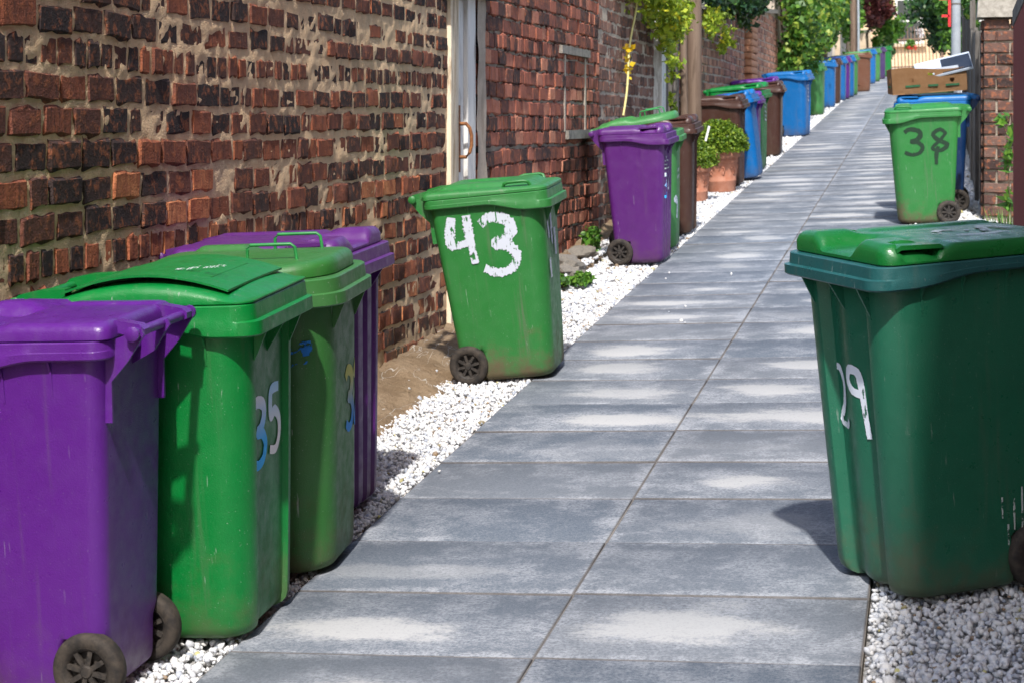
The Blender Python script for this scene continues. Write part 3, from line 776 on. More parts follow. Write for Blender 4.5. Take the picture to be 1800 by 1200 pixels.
def wheel_meshes(rad):
    key = ('wheel', rad)
    if key not in _cache:
        t = MB().lathe([(rad * .60, -.022), (rad * .64, -.027), (rad * .84, -.028), (rad * .95, -.024), (rad, -.014), (rad * 1.005, 0), (rad, .014), (rad * .95, .024), (rad * .84, .028), (rad * .64, .027), (rad * .60, .022)], 36, 'Y', cap=False)
        # sidewall grooves
        me = t.mesh('wheel', 60)
        b = MB()
        b.lathe([(rad * .52, -.010), (rad * .60, -.024), (rad * .655, -.0285), (rad * .66, .0285), (rad * .60, .024), (rad * .52, .010)], 28, 'Y', cap=False)
        b.lathe([(.002, -.027), (rad * .14, -.027), (rad * .19, -.021), (rad * .19, .021), (rad * .14, .027), (.002, .027)], 16, 'Y')
        b.lathe([(.002, -.002), (rad * .54, -.002), (rad * .54, .002), (.002, .002)], 20, 'Y')  # dark disc added so the gaps between the spokes read dark
        for j in range(8):
            a = 2 * math.pi * j / 8 + .2
            for s_ in (-1, 1):
                b.box((math.sin(a) * rad * .36, s_ * .017, math.cos(a) * rad * .36), (.013, .010, rad * .42), Matrix.Rotation(a, 3, 'Y'))
        _cache[key] = (me, b.mesh('wheel_rim', 40))
        me.materials.append(M['tyre']); _cache[key][1].materials.append(M['wheel'])
    return _cache[key]
def lid_height(kind, x, y, s):
    xf, xb, hw = s['xf1'], s['xb1'], s['hw1']
    if kind == 'boss':
        crown = .038 + .010 * (1 - (y / hw) ** 2) + .004 * sstep(xb, xf, x)
        dip = float(sstep(xf - .20, xf - .13, x) * (1 - sstep(hw * .30, hw * .44, abs(y)))) * .030
        bump_ = float(sstep(xf - .17, xf - .10, x) * sstep(hw * .40, hw * .55, abs(y)) * (1 - sstep(hw * .97, hw * 1.06, abs(y)))) * .016
        grip = float(sstep(xf - .175, xf - .165, x) * (1 - sstep(xf - .055, xf - .045, x)) * sstep(hw * .80, hw * .84, abs(y))) * .024
        pan = .008 * float(sstep(hw * .62, hw * .66, abs(y))) * float(1 - sstep(xf - .22, xf - .19, x))
        return crown - dip + bump_ - grip + pan
    if kind == 'flat':
        pl = float((1 - sstep(hw * .66, hw * .84, abs(y))) * (1 - sstep(xf - .09, xf - .03, x)) * sstep(xb + .02, xb + .10, x))
        dent = .010 * float((1 - sstep(hw * .44, hw * .5, abs(y))) * (1 - sstep(xf - .24, xf - .2, x)) * sstep(xb + .12, xb + .16, x))
        return .028 + .026 * pl - dent + .012 * float(sstep(xf, xb, x))
    if kind == 'arch':
        t = (x - (xf + xb) / 2) / ((xf - xb) / 2)
        return .018 + .052 * (1 - t * t) - .012 * (y / hw) ** 2
    if kind == 'round':
        t = (x - xb) / (xf - xb)
        ridge = .020 * float(sstep(.05, .12, t) * (1 - sstep(.34, .42, t)) * sstep(hw * .45, hw * .6, abs(y)))
        dent = .012 * float((1 - sstep(.09, .10, math.hypot(x - .09, y)))) * 0
        return .046 + .014 * (1 - (y / hw) ** 2) + ridge - dent
def make_meshes(size, flute, lidk, q):
    key = (size, flute, lidk, q)
    if key in _cache: return _cache[key]
    s = SIZES[size]; out = {}
    ff = {'plain': None, 'panel': fl_panel, 'deep': fl_deep, 'ribs': fl_ribs}[flute]
    rf0, rf1, rb = (.085, .095, .045) if flute != 'ribs' else (.05, .055, .04)
    if lidk == 'round': rf0, rf1, rb = .12, .14, .07
    hi = q >= 2
    nf, nc, ns, nb = (44, 9, 22, 6) if hi else ((24, 5, 10, 4) if q == 1 else (8, 3, 2, 2))
    top = s['top']
    def lerp(a, b, t): return a + (b - a) * t
    rings = []
    zs = [(0, .030), (.008, .014), (.020, .004), (.04, 0), (.10, 0), (.145, 0), (.16, 0), (.175, 0), (.20, 0), (.36, 0), (.5, 0), (.64, 0), (.78, 0), (.88, 0), (1.0, 0)]
    if not hi: zs = [(0, .03), (.012, .008), (.04, 0), (.15, 0), (.18, 0), (.5, 0), (1.0, 0)]
    for t, ins in zs:
        z = .012 + t * (top - .012 - .006); e = t ** .9
        sec = section(lerp(s['hw0'], s['hw1'], e) - ins, lerp(s['xf0'], s['xf1'], e) - ins, lerp(s['xb0'], s['xb1'], e) + ins, max(.02, lerp(rf0, rf1, t) - ins * .5), max(.015, rb - ins * .5), ff, nf, nc, ns, nb)
        row = []
        for x, y in sec:
            cut = float((1 - sstep(.150, .180, z)) * (1 - sstep(s['xb0'] + .095, s['xb0'] + .120, x)))
            lim = s['hw0'] - .055
            if abs(y) > lim: y = math.copysign(abs(y) * (1 - cut) + lim * cut, y)
            row.append((x, y, z))
        rings.append(row)
    out['body'] = MB().loft(rings).mesh('body', 35)
    # collar
    rc = rf1 * (.62 if lidk != 'round' else .9)
    def crow(of, os_, ob, fn, r_=None):
        sec = section(s['hw1'] + os_, s['xf1'] + of, s['xb1'] - ob, (r_ or rc), .05, None, nf, nc, ns, nb)
        return [(x, y, fn(x)) for x, y in sec]
    hs, hf = (.046, .088) if size == '240' else (.05, .085)
    if flute == 'deep': hs, hf = .036, .066
    def zl(x): return top - hs - (hf - hs) * float(sstep(s['xf1'] - .30, s['xf1'] - .07, x))
    def zmid(x): return zl(x) + (top - zl(x)) * .46
    def zmid2(x): return zl(x) + (top - zl(x)) * .50
    rows = [crow(-.008, -.008, -.008, zl), crow(.040, .024, .02, zl), crow(.046, .028, .024, lambda x: zl(x) + .005), crow(.046, .028, .024, zmid), crow(.030, .0265, .023, zmid2), crow(.027, .025, .022, lambda x: top - .003), crow(.024, .022, .02, lambda x: top), crow(-.01, -.01, -.01, lambda x: top)]
    out['collar'] = MB().loft(rows).mesh('collar', 32)
    # lid
    lf = .004 if lidk in ('boss', 'round') else .028
    lhw, lxf, lxb = s['hw1'] + .018, s['xf1'] + lf, s['xb1'] - .030
    lr = {'boss': .05, 'flat': .06, 'arch': .05, 'round': .19}[lidk]
    nk = (60, 10, 40, 24) if hi else ((24, 5, 14, 10) if q == 1 else (6, 3, 4, 4))
    nr = 26 if hi else (10 if q == 1 else 4)
    out_sec = section(lhw, lxf, lxb, lr, .035, None, *nk)
    cx = (lxf + lxb) / 2
    rows = [[(x * .985 + cx * .015, y * .985, top + .001) for x, y in out_sec], [(x, y, top + .004) for x, y in out_sec]]
    def sc(f): return [(cx + (x - cx) * f[0], y * f[1]) for x, y in out_sec]
    W_, L_ = lhw, (lxf - lxb) / 2
    sh = [(0, .55), (.006, .80), (.014, .94)]
    for ins, hh_ in sh:
        rows.append([(x, y, top + max(.008, lid_height(lidk, x, y, s) * hh_)) for x, y in sc((1 - ins / L_, 1 - ins / W_))])
    for j in range(nr):
        f = 1 - .022 / W_ - (1 - .022 / W_) * (j / nr) ** 1.0
        fx = 1 - .022 / L_ - (1 - .022 / L_) * (j / nr)
        rows.append([(x, y, top + lid_height(lidk, x, y, s)) for x, y in sc((max(.004, fx), max(.004, f)))])
    out['lid'] = MB().loft(rows).mesh('lid', 38)
    # lid extras
    if lidk == 'boss':
        for sg in (-1, 1):
            b = MB(); y0_, y1_ = s['hw1'] * .78, s['hw1'] * 1.045
            z0_ = top + .046
            poly = [(s['xf1'] - .185, z0_ - .004), (s['xf1'] - .17, z0_ + .006), (s['xf1'] - .05, z0_ + .010), (s['xf1'] - .035, z0_ + .002), (s['xf1'] - .035, z0_ - .012), (s['xf1'] - .05, z0_ - .003), (s['xf1'] - .17, z0_ - .006)]
            b.prism(poly, 'Y', sg * y0_, sg * y1_)
            out['grip%d' % sg] = b.mesh('grip', 50)
    if lidk == 'flat':
        for sg in (-1, 1):
            zt_ = top + .046; x0_ = s['xf1'] - .20
            yy_ = s['hw1'] * .84 * sg
            out['grip%d' % sg] = MB().tube([(x0_, yy_, zt_ - .016), (x0_ + .008, yy_ * 1.03, zt_ + .002), (x0_ + .03, yy_ * 1.05, zt_ + .008), (x0_ + .11, yy_ * 1.05, zt_ + .008), (x0_ + .132, yy_ * 1.03, zt_ + .002), (x0_ + .14, yy_, zt_ - .016)], .0085, 8).mesh('grip', 60)
    if lidk == 'round':
        for sg in (-1, 1):
            yy_ = s['hw1'] * .62 * sg; x0_ = .02; zt_ = top + .052
            out['hoop%d' % sg] = MB().tube([(x0_, yy_, zt_ - .01), (x0_ + .002, yy_, zt_ + .040), (x0_ + .012, yy_, zt_ + .052), (x0_ + .145, yy_, zt_ + .052), (x0_ + .158, yy_, zt_ + .042), (x0_ + .164, yy_, zt_ - .01)], .0055, 8).mesh('handle', 60)
    if lidk == 'arch':
        vs = []; fs = []; n1, n2 = 20, 9
        for kz in (0, 1):
            for i in range(n1):
                x = s['xb1'] + .05 + (s['xf1'] - s['xb1'] - .095) * i / (n1 - 1)
                for j in range(n2):
                    y = s['hw1'] * .93 * (2 * j / (n2 - 1) - 1)
                    vs.append((x, y, top + lid_height('arch', x, y * .5, s) + .008 + .010 * math.sin(math.pi * i / (n1 - 1)) - kz * .006))
        N_ = n1 * n2
        for i in range(n1 - 1):
            for j in range(n2 - 1):
                a = i * n2 + j; fs.append((a, a + n2, a + n2 + 1, a + 1)); fs.append((N_ + a, N_ + a + 1, N_ + a + n2 + 1, N_ + a + n2))
        rim_ = [i * n2 for i in range(n1)] + [(n1 - 1) * n2 + j for j in range(1, n2)] + [i * n2 + n2 - 1 for i in range(n1 - 2, -1, -1)] + [j for j in range(n2 - 2, 0, -1)]
        for t in range(len(rim_)): a, b = rim_[t], rim_[(t + 1) % len(rim_)]; fs.append((a, b, b + N_, a + N_))
        out['flap'] = MB().add(vs, fs).mesh('flap', 40)
        # step ledge that carries the flap
        out['lid_ledge'] = MB().box((.0, 0, top + .040), (s['xf1'] - s['xb1'] - .24, s['hw1'] * 1.2, .05)).mesh('ledge')
    # hinge bar, brackets, axle
    bx_, bz_ = s['xb1'] - .085, top + .012
    out['handle_bar'] = MB().tube([(bx_, -s['hw1'] * .90, bz_), (bx_, s['hw1'] * .90, bz_)], .0135, 14).lathe([(.002, -s['hw1'] * .945), (.014, -s['hw1'] * .94), (.020, -s['hw1'] * .925), (.020, -s['hw1'] * .88)], 14, 'Y', (bx_, 0, bz_)).lathe([(.020, s['hw1'] * .88), (.020, s['hw1'] * .925), (.014, s['hw1'] * .94), (.002, s['hw1'] * .945)], 14, 'Y', (bx_, 0, bz_)).mesh('handle_bar', 40)
    poly = [(s['xb1'] + .03, top - .012), (s['xb1'] - .02, top - .005), (bx_ - .018, bz_ + .012), (bx_ - .024, bz_ - .006), (bx_ - .008, bz_ - .026), (bx_ + .025, top - .062), (s['xb1'] - .010, top - .115), (s['xb1'] - .006, top - .225), (s['xb1'] + .03, top - .225)]
    for i, yq in enumerate((-.80, 0, .80)):
        y = s['hw1'] * yq
        p2 = poly if abs(yq) > .5 else poly[:6] + [(s['xb1'] + .03, top - .11)]
        out['bracket%d' % i] = MB().prism(p2, 'Y', y - .005, y + .005).mesh('bracket')
    # lid arms to the hinge
    for i, sg in enumerate((-1, 1)):
        y = s['hw1'] * .68 * sg
        poly2 = [(s['xb1'] + .05, top + .046), (s['xb1'] - .03, top + .044), (bx_ - .006, bz_ + .021), (bx_ - .021, bz_ + .008), (bx_ - .02, bz_ - .008), (bx_, bz_ - .016), (s['xb1'] - .035, top + .010), (s['xb1'] + .05, top + .008)]
        out['hinge_arm%d' % i] = MB().prism(poly2, 'Y', y - s['hw1'] * .085, y + s['hw1'] * .085).mesh('hinge_arm', 40)
    # gussets below the collar
    if hi or q == 1:
        gi = 0
        for xg in (-.09, .05, s['xf1'] - .115):
            for sg in (-1, 1):
                t = .9; y = (s['hw0'] + (s['hw1'] - s['hw0']) * t) * sg
                ztp = zl(xg) + .004; L = .10 if xg < .1 else .085
                poly = [(y * .97, ztp), (y + sg * .022, ztp), (y + sg * .0045, ztp - L * .35), (y + sg * .004 - sg * .004, ztp - L), (y * .97, ztp - L)]
                out['gusset%d' % gi] = MB().prism(poly, 'X', xg - .003, xg + .003).mesh('gusset'); gi += 1
        for yg in ((-.62, 0, .62) if flute != 'plain' else (-.55, .55)):
            y = s['hw1'] * yg; x = s['xf1'] - .004 + (ff(yg) if ff else 0); ztp = top - hf + .004
            poly = [(x - .03, ztp), (s['xf1'] + .035, ztp), (x - .002, ztp - .085), (x - .03, ztp - .085)]
            out['gusset%d' % gi] = MB().prism(poly, 'Y', y - .003, y + .003).mesh('gusset'); gi += 1
    out['axle'] = MB().tube([(s['xb0'] + .035, -s['hw0'] - .015, s['wr']), (s['xb0'] + .035, s['hw0'] + .015, s['wr'])], .011, 10).mesh('axle', 40)
    _cache[key] = out
    return out
_bodyc = {}
def bin_(label, x, y, theta, colr, size='240', flute='plain', lid='boss', q=1, lean=0, roll=0, lidc=None, rimc=None, lid_open=0.0, h=0.0, name='wheelie_bin', scale=1.0, group='wheelie bins along the lane'):
    """x, y: centre of the foot on the lane"""
    ms = make_meshes(size, flute, lid, q); s = SIZES[size]
    root = empty(name, gmat(x, y, theta, h, lean, roll) @ Matrix.Scale(scale, 4), label, 'wheelie bin', group)
    def part(key, nm, material, parent=root):
        me = ms[key]
        o = bpy.data.objects.new(nm, me); col.objects.link(o); o.parent = parent
        if not me.materials: me.materials.append(None)
        o.material_slots[0].link = 'OBJECT'; o.material_slots[0].material = material
        return o
    mb_, ml, mr = PL[colr], PL[lidc or colr], PL[rimc or colr]
    body = part('body', 'body', mb_); part('collar', 'collar', mr)
    ld = part('lid', 'lid', ml)
    for kx in ms:
        if kx.startswith('grip'): part(kx, 'grip', ml, ld)
        elif kx.startswith('hoop'): part(kx, 'handle', M['wire'], ld)
        elif kx == 'flap': fo = part(kx, 'flap', ml, ld)
        elif kx == 'lid_ledge': part(kx, 'ledge', ml, ld)
        elif kx.startswith('hinge_arm'): part(kx, 'hinge_arm', ml, ld)
        elif kx.startswith('bracket') and q >= 1: part(kx, 'bracket', mb_)
        elif kx.startswith('gusset'): part(kx, 'gusset', mb_)
    part('handle_bar', 'handle_bar', mb_); part('axle', 'axle', M['wheel'])
    if lid_open:
        px_, pz_ = s['xb1'] - .085, s['top'] + .012
        ld.matrix_local = Matrix.Translation((px_, 0, pz_)) @ Matrix.Rotation(-lid_open, 4, 'Y') @ Matrix.Translation((-px_, 0, -pz_))
    wt, wr_ = wheel_meshes(s['wr'])
    for sg in (-1, 1):
        w = link('wheel', wt, None, root, Matrix.Translation((s['xb0'] + .035, sg * (s['hw0'] + .004), s['wr'])) @ Matrix.Rotation(random.random() * 6, 4, 'Y'))
        link('wheel_rim', wr_, None, w)
    return root, body, ms
def spline(pts, step=.004):
    P_ = [Vector(p) for p in pts]; out = []
    for i in range(len(P_) - 1):
        p0, p1, p2, p3 = P_[max(i - 1, 0)], P_[i], P_[i + 1], P_[min(i + 2, len(P_) - 1)]
        n = max(2, int((p2 - p1).length / step))
        for j in range(n):
            t = j / n
            out.append(.5 * ((2 * p1) + (p2 - p0) * t + (2 * p0 - 5 * p1 + 4 * p2 - p3) * t * t + (3 * p1 - p0 - 3 * p2 + p3) * t ** 3))
    out.append(P_[-1]); return out
def bvh_of(me):
    bm = bmesh.new(); bm.from_mesh(me); t = BVHTree.FromBMesh(bm); bm.free(); return t
def strokes(root, name, me, face, lines, width, material, off=.0016, smooth=True, jag=.12, parent=None, label=None, widths=None):
    """painted strokes lying on the surface of a part; lines in (u, v) metres on that face"""
    T = bvh_of(me)
    def cast(u, v):
        nonlocal off
        if face == 'front': o_, d_ = Vector((1, u, v)), Vector((-1, 0, 0))
        elif face == 'near': o_, d_ = Vector((u, -1, v)), Vector((0, 1, 0))
        elif face == 'far': o_, d_ = Vector((-u, 1, v)), Vector((0, -1, 0))
        else: o_, d_ = Vector((u, v, 2)), Vector((0, 0, -1))
        hit, nn, idx, ds = T.ray_cast(o_, d_)
        return None if hit is None else hit + (nn if nn.dot(d_) < 0 else -nn) * off
    V = []; F = []
    off0 = off
    for li, ln in enumerate(lines):
        pts = spline([(p[0], p[1], 0) for p in ln]) if smooth else sum([[Vector((*ln[i], 0)).lerp(Vector((*ln[i + 1], 0)), t / 8) for t in range(8)] for i in range(len(ln) - 1)], []) + [Vector((*ln[-1], 0))]
        w_ = widths[li] if widths else width
        rows = []
        for i, p in enumerate(pts):
            t = (pts[min(i + 1, len(pts) - 1)] - pts[max(i - 1, 0)])
            t = t.normalized() if t.length > 0 else Vector((1, 0, 0))
            nrm = Vector((-t.y, t.x, 0))
            f = i / max(1, len(pts) - 1)
            ww = w_ * (1 + jag * random.gauss(0, .5)) * (.75 + .25 * math.sin(math.pi * min(1, f * 1.2 + .1)))
            off = off0 + .0016 * f + .002 * li
            row = [cast(*(p + nrm * ww * (j / 4 - .5))[:2]) for j in range(5)]
            rows.append(row)
        for i in range(len(rows) - 1):
            for j in range(4):
                qd = [rows[i][j], rows[i][j + 1], rows[i + 1][j + 1], rows[i + 1][j]]
                if None in qd: continue
                b = len(V); V += [tuple(p) for p in qd]; F.append((b, b + 1, b + 2, b + 3))
    mesh = bpy.data.meshes.new(name); mesh.from_pydata(V, [], F); mesh.update()
    bm = bmesh.new(); bm.from_mesh(mesh); bmesh.ops.remove_doubles(bm, verts=bm.verts, dist=.0003); bm.to_mesh(mesh); bm.free()
    o = link(name, mesh, material, parent or root)
    if label: o['label'] = label
    if name in ('lettering', 'paint_marks', 'paint_drips', 'lid_strokes') and len(lines) > 1: o['kind'] = 'stuff'
    return o
def place(pts, u, v, w, h): return [[(u + a * w, v + b * h) for a, b in ln] for ln in pts]
D3 = [[(.05, .88), (.35, 1.0), (.80, .92), (.88, .74), (.66, .56), (.42, .52), (.75, .47), (.97, .28), (.80, .06), (.40, 0), (.04, .10)]]
D4 = [[(.22, 1.0), (.12, .72), (.10, .48), (.30, .44), (.80, .50)], [(.72, 1.02), (.76, .6), (.86, .06)]]
D2 = [[(.0, .96), (.22, .92), (.45, .70), (.38, .40), (.14, .16), (.12, .03), (.52, .01), (.66, .12)]]
D9 = [[(.62, .66), (.30, .70), (.10, .84), (.22, 1.0), (.55, .98), (.66, .78), (.72, .40), (.80, .02)]]
D5 = [[(.88, 1.0), (.25, .98), (.22, .60), (.55, .64), (.88, .48), (.90, .22), (.60, .02), (.10, .06)]]
D2b = [[(.08, .80), (.30, 1.0), (.72, .96), (.84, .72), (.55, .40), (.12, .04), (.88, .04)]]
D4b = [[(.70, 0), (.72, 1.0), (.10, .32), (.95, .32)]]
D8 = [[(.80, .82), (.55, .98), (.25, .80), (.45, .56), (.85, .36), (.55, .14), (.20, .24), (.55, .56), (.82, .86)], [(.45, .3), (.36, .0), (.34, -.42)]]

# -- left foreground group
b1, bd, ms = bin_('near purple bin at the left edge with hinge bar and wheels towards the path', -2.325, 4.85, R(180), 'purple_near', '140', 'plain', 'boss', 2)
b35, bd, ms = bin_('green bin with arched flap lid and blue and silver number 35', -2.20, 5.40, R(2), 'green', '240', 'panel', 'arch', 2, scale=1.05)
strokes(b35, 'number', ms['body'], 'front', place(D3, -.145, .475, .12, .18), .038, M['sticker35'], jag=.02, label='blue and silver digit 3 sticker')
strokes(b35, 'number', ms['body'], 'front', place(D5, .0, .487, .11, .18), .034, M['sticker35b'], jag=.02, label='silver and blue digit 5 sticker')
SF = {'N': [[(0, 0), (0, 1), (1, 0), (1, 1)]], 'O': [[(0, 0), (0, 1), (1, 1), (1, 0), (0, 0)]], 'H': [[(0, 0), (0, 1)], [(1, 0), (1, 1)], [(0, .5), (1, .5)]], 'T': [[(.5, 0), (.5, 1)], [(0, 1), (1, 1)]],
      'A': [[(0, 0), (.5, 1), (1, 0)], [(.2, .4), (.8, .4)]], 'S': [[(1, .9), (.2, 1), (0, .75), (1, .35), (.8, 0), (0, .08)]], 'E': [[(1, 0), (0, 0), (0, 1), (1, 1)], [(0, .5), (.8, .5)]]}
def words(txt, u, v, w, h, gap=.35):
    L = []
    for ch in txt:
        if ch in SF: L += place(SF[ch], u, v, w, h)
        u += w * (1 + gap)
    return L
strokes(b35, 'lettering', ms['flap'], 'top', words('NO HOT ASHES', .06, -.14, .0085, .030), .0030, M['p_print'], smooth=False, jag=0, off=.001)
b32, bd, ms = bin_('old green bin with rounded wire handled lid, blue smudge and number 32', -2.18, 6.06, R(4), 'green_old', '240', 'plain', 'round', 2, scale=1.03)
strokes(b32, 'number', ms['body'], 'front', place(D3, .0, .43, .10, .19), .040, M['sticker32'], jag=.02, label='blue and yellow digit 3 sticker')
strokes(b32, 'number', ms['body'], 'front', place(D2b, .115, .43, .09, .19), .038, M['sticker32'], jag=.02, label='blue and yellow digit 2 sticker')
strokes(b32, 'paint_smudge', ms['body'], 'near', [[(.07, .775), (.12, .735), (.17, .730), (.215, .755)], [(.215, .76), (.22, .715)], [(.08, .69), (.15, .685), (.22, .695)], [(.075, .76), (.08, .70)]], .03, M['p_blue'], widths=[.022, .035, .010, .022])
pb, bd, ms = bin_('purple bin with ribbed front standing behind the wire handled green bin', -2.32, 6.72, R(-1), 'purple', '240', 'ribs', 'boss', 2, scale=1.025)
b43, bd, ms = bin_('green bin leaning back with large white painted 43', -2.115, 9.56, R(2), 'green_faded', '240', 'plain', 'flat', 2, lean=R(-3.5), h=-.005)
strokes(b43, 'number', ms['body'], 'near', place(D4, -.215, .60, .155, .26), .050, M['p_white'], jag=.25, label='white painted digit 4')
strokes(b43, 'number', ms['body'], 'near', place(D3, -.045, .56, .185, .285), .058, M['p_white'], jag=.25, label='white painted digit 3')
strokes(b43, 'paint_marks', ms['body'], 'front', [[(-.13, .80), (-.12, .70)], [(-.05, .82), (-.05, .66)], [(-.14, .60), (-.13, .50)], [(.02, .74), (.03, .60)]], .05, M['p_white'], jag=.3)

# -- further left, away from the camera
b34, bd, ms = bin_('purple narrow bin with a blue and white number 34 on its ribbed front', -2.13, 14.21, R(-2), 'purple', '140', 'ribs', 'boss', 2)
strokes(b34, 'number', ms['body'], 'front', place(D3, -.13, .50, .085, .17), .028, M['sticker35'], jag=.02, label='blue digit 3 sticker')
strokes(b34, 'number', ms['body'], 'front', place(D4b, -.02, .50, .085, .17), .022, M['p_white'], jag=.05, smooth=False, label='white digit 4')
strokes(b34, 'lettering', ms['body'], 'front', [[(-.12, .80 - .028 * i), (-.03 + .02 * (i % 2), .80 - .028 * i)] for i in range(4)], .010, M['p_print'], jag=.3, smooth=False)
g34, bd, ms = bin_('light green bin with wire handled lid propped ajar beside the purple bin 34', -2.235, 15.13, R(2), 'green_light', '240', 'plain', 'round', 1, lid_open=R(8))
for l_ in ([(-.10, .62), (.02, .64)], [(-.11, .57), (.03, .59)]): strokes(g34, 'lettering', ms['body'], 'front', [l_], .022, M['p_print'], jag=.3, smooth=False)
strokes(g34, 'paint_smudge', ms['body'], 'front', [[(-.17, .42), (-.10, .36), (-.12, .25)]], .06, M['p_white'], jag=.3)
bin_('brown bin directly behind the light green bin with wire handles', -2.235, 16.22, R(0), 'brown', '240', 'panel', 'boss', 1)
bin_('brown bin behind the two terracotta pots', -2.30, 21.15, R(-2), 'brown', '240', 'ribs', 'boss', 1)
b, bd, ms = bin_('blue bin tipped back behind the potted box shrubs', -2.15, 21.95, R(-4), 'blue', '240', 'plain', 'boss', 1, lean=R(-7))
bin_('purple narrow bin squeezed behind the tipped blue bin', -2.17, 22.62, R(-4), 'purple_near', '140', 'plain', 'boss', 1, scale=.95)
b, bd, ms = bin_('green bin with white lettering behind the tipped blue bin', -2.25, 23.35, R(-6), 'green', '240', 'plain', 'boss', 1, scale=1.03, lid_open=R(3))
strokes(b, 'lettering', ms['body'], 'front', [[(-.02, .86 - .05 * i), (.06, .84 - .05 * i)] for i in range(6)], .022, M['p_white'], jag=.3, smooth=False)
bin_('brown bin standing between the lettered green bin and the large blue bin', -2.235, 26.0, R(0), 'brown', '240', 'plain', 'boss', 1)
bin_('purple bin whose lid shows behind the mid distance brown bin', -2.36, 26.75, R(0), 'purple_near', '240', 'plain', 'boss', 1, scale=1.02, lid_open=R(2))
b, bd, ms = bin_('large blue bin with white marks standing alone on the gravel', -2.16, 30.55, R(-8), 'blue', '240', 'panel', 'boss', 1, scale=1.03)
strokes(b, 'lettering', ms['body'], 'front', [[(-.02 + .012 * (i % 3), .80 - .06 * i), (.05, .78 - .06 * i)] for i in range(5)], .03, M['p_white'], jag=.3, smooth=False)
far = [('light green bin below the hanging ivy', -2.30, 37.7, -4, 'green_light', 'round'), ('blue bin right behind the light green bin below the ivy', -2.24, 41.0, 0, 'blue', 'boss'),
       ('brown bin between two far blue bins', -2.22, 43.0, 0, 'brown', 'boss'), ('far blue bin just left of the thin purple bin', -2.17, 44.6, 0, 'blue', 'boss'),
       ('thin far purple bin between two blue bins', -2.12, 45.6, 0, 'purple_near', 'boss'), ('far blue bin just right of the thin purple bin', -2.06, 46.7, 0, 'blue', 'boss'),
       ('far green bin just before the light brown bin', -2.02, 47.9, 0, 'green_light', 'boss'), ('light brown bin with a dark wheel at the far bend', -1.78, 50.2, 2, 'brown_light', 'boss'),
       ('narrow green bin just behind the light brown bin', -1.88, 53.6, 0, 'green_light', 'boss'), ('farthest blue bin beside a narrow green bin', -1.82, 56.6, 0, 'blue', 'boss'),
       ('far green bin between the farthest blue bin and the dark violet bin', -1.74, 58.6, 0, 'green_light', 'boss'), ('dark violet bin near the end of the lane', -1.64, 61.0, 0, 'violet_dark', 'boss'),
       ('farthest bin in bright green with a dark side near the iron gate', -1.50, 63.6, 0, 'green', 'boss')]
for lb, x, y, th, c_, lk in far:
    bin_(lb, x, y, R(th), c_, '240', 'plain', lk, 0)

# -- right side
b29, bd, ms = bin_('large bottle green bin with white painted 29 at the right edge', .035, 5.97, R(180 + 31), 'teal', '240', 'deep', 'boss', 2, lidc='green_lid', rimc='teal_rim', scale=1.06)
strokes(b29, 'number', ms['body'], 'front', place(D2, -.115, .46, .11, .175), .025, M['p_white29'], jag=.1, label='white painted digit 2')
strokes(b29, 'number', ms['body'], 'front', place(D9, -.03, .44, .115, .195), .027, M['p_white29'], jag=.1, label='white painted digit 9')
strokes(b29, 'paint_drips', ms['body'], 'far', [[(.10, .27), (.10, .18)], [(.125, .30), (.125, .14)], [(.14, .26), (.14, .17)], [(.165, .31), (.165, .22)], [(.075, .20), (.075, .14)], [(.055, .28), (.055, .22)]], .006, M['p_print'], jag=.3, smooth=False)
strokes(b29, 'lid_strokes', ms['lid'], 'top', [[(.0, .05), (-.05, -.02), (-.12, .03)], [(-.15, .08), (-.20, -.04), (-.24, .06)], [(-.02, .12), (-.10, .14), (-.2, .12)]], .03, M['p_print'], jag=.3)  # pale broken strokes across the lid top
b38, bd, ms = bin_('green bin with black painted 38 on the right of the path', -.02, 16.60, R(180), 'green_faded', '240', 'plain', 'flat', 2)
strokes(b38, 'number', ms['body'], 'far', place(D3, -.17, .60, .16, .215), .040, M['p_black'], jag=.2, label='black painted digit 3')
strokes(b38, 'number', ms['body'], 'far', place(D8, .03, .60, .19, .21), .036, M['p_black'], jag=.2, label='black painted digit 8 with a drip')
bin_('dark blue bin under the cardboard box behind the bin painted 38', .06, 17.55, R(180), 'blue_dark', '240', 'plain', 'boss', 1, lidc='blue', rimc='blue', scale=1.05)
bin_('dark green bin leaning nearest beyond the cardboard box', .02, 25.6, R(178), 'green_dark', '240', 'plain', 'boss', 1, roll=R(2), lidc='green_old')
bin_('dark green bin with raised lid beyond the cardboard box', .04, 26.6, R(182), 'green_dark', '240', 'plain', 'flat', 1, lid_open=R(10))
bin_('brown bin between the dark green bins on the right', .05, 27.5, R(180), 'brown', '240', 'plain', 'boss', 1, lidc='green_dark')

# ------------------------------------------------------------------ cardboard box and rubbish on the blue bin
k = NT('banana box cardboard'); o = k.obj()
M['card'] = k.done(k.mix(k.step(k.noise(o, 9, 5, 0.7), 0.3, 0.7), (0.30, 0.155, 0.066), (0.37, 0.205, 0.098)), .85, k.bump(k.noise(o, 40, 4), .3, .004))
M['green_print'] = simple('green print', (0.015, 0.075, 0.035), (0.03, 0.12, 0.05), 30, .8)
M['white_board'] = simple('white plastic sheet', (0.42, 0.47, 0.55), (0.50, 0.55, 0.62), 6, .35, .05)
M['black_gloss'] = simple('black glossy plastic', (0.012, 0.014, 0.02), (0.02, 0.022, 0.03), 6, .15, .02, spec=.6)
M['lime'] = simple('lime packet', (0.45, 0.55, 0.04), (0.5, 0.6, 0.06), 10, .5, .05)
BT = gmat(.02, 17.50, R(180), 1.085)
cb = empty('cardboard_box', BT @ Matrix.Rotation(R(7), 4, 'Z') @ Matrix.Rotation(R(1.5), 4, 'Y'), 'open brown cardboard fruit box with green stripes on top of the blue bin', 'cardboard box')
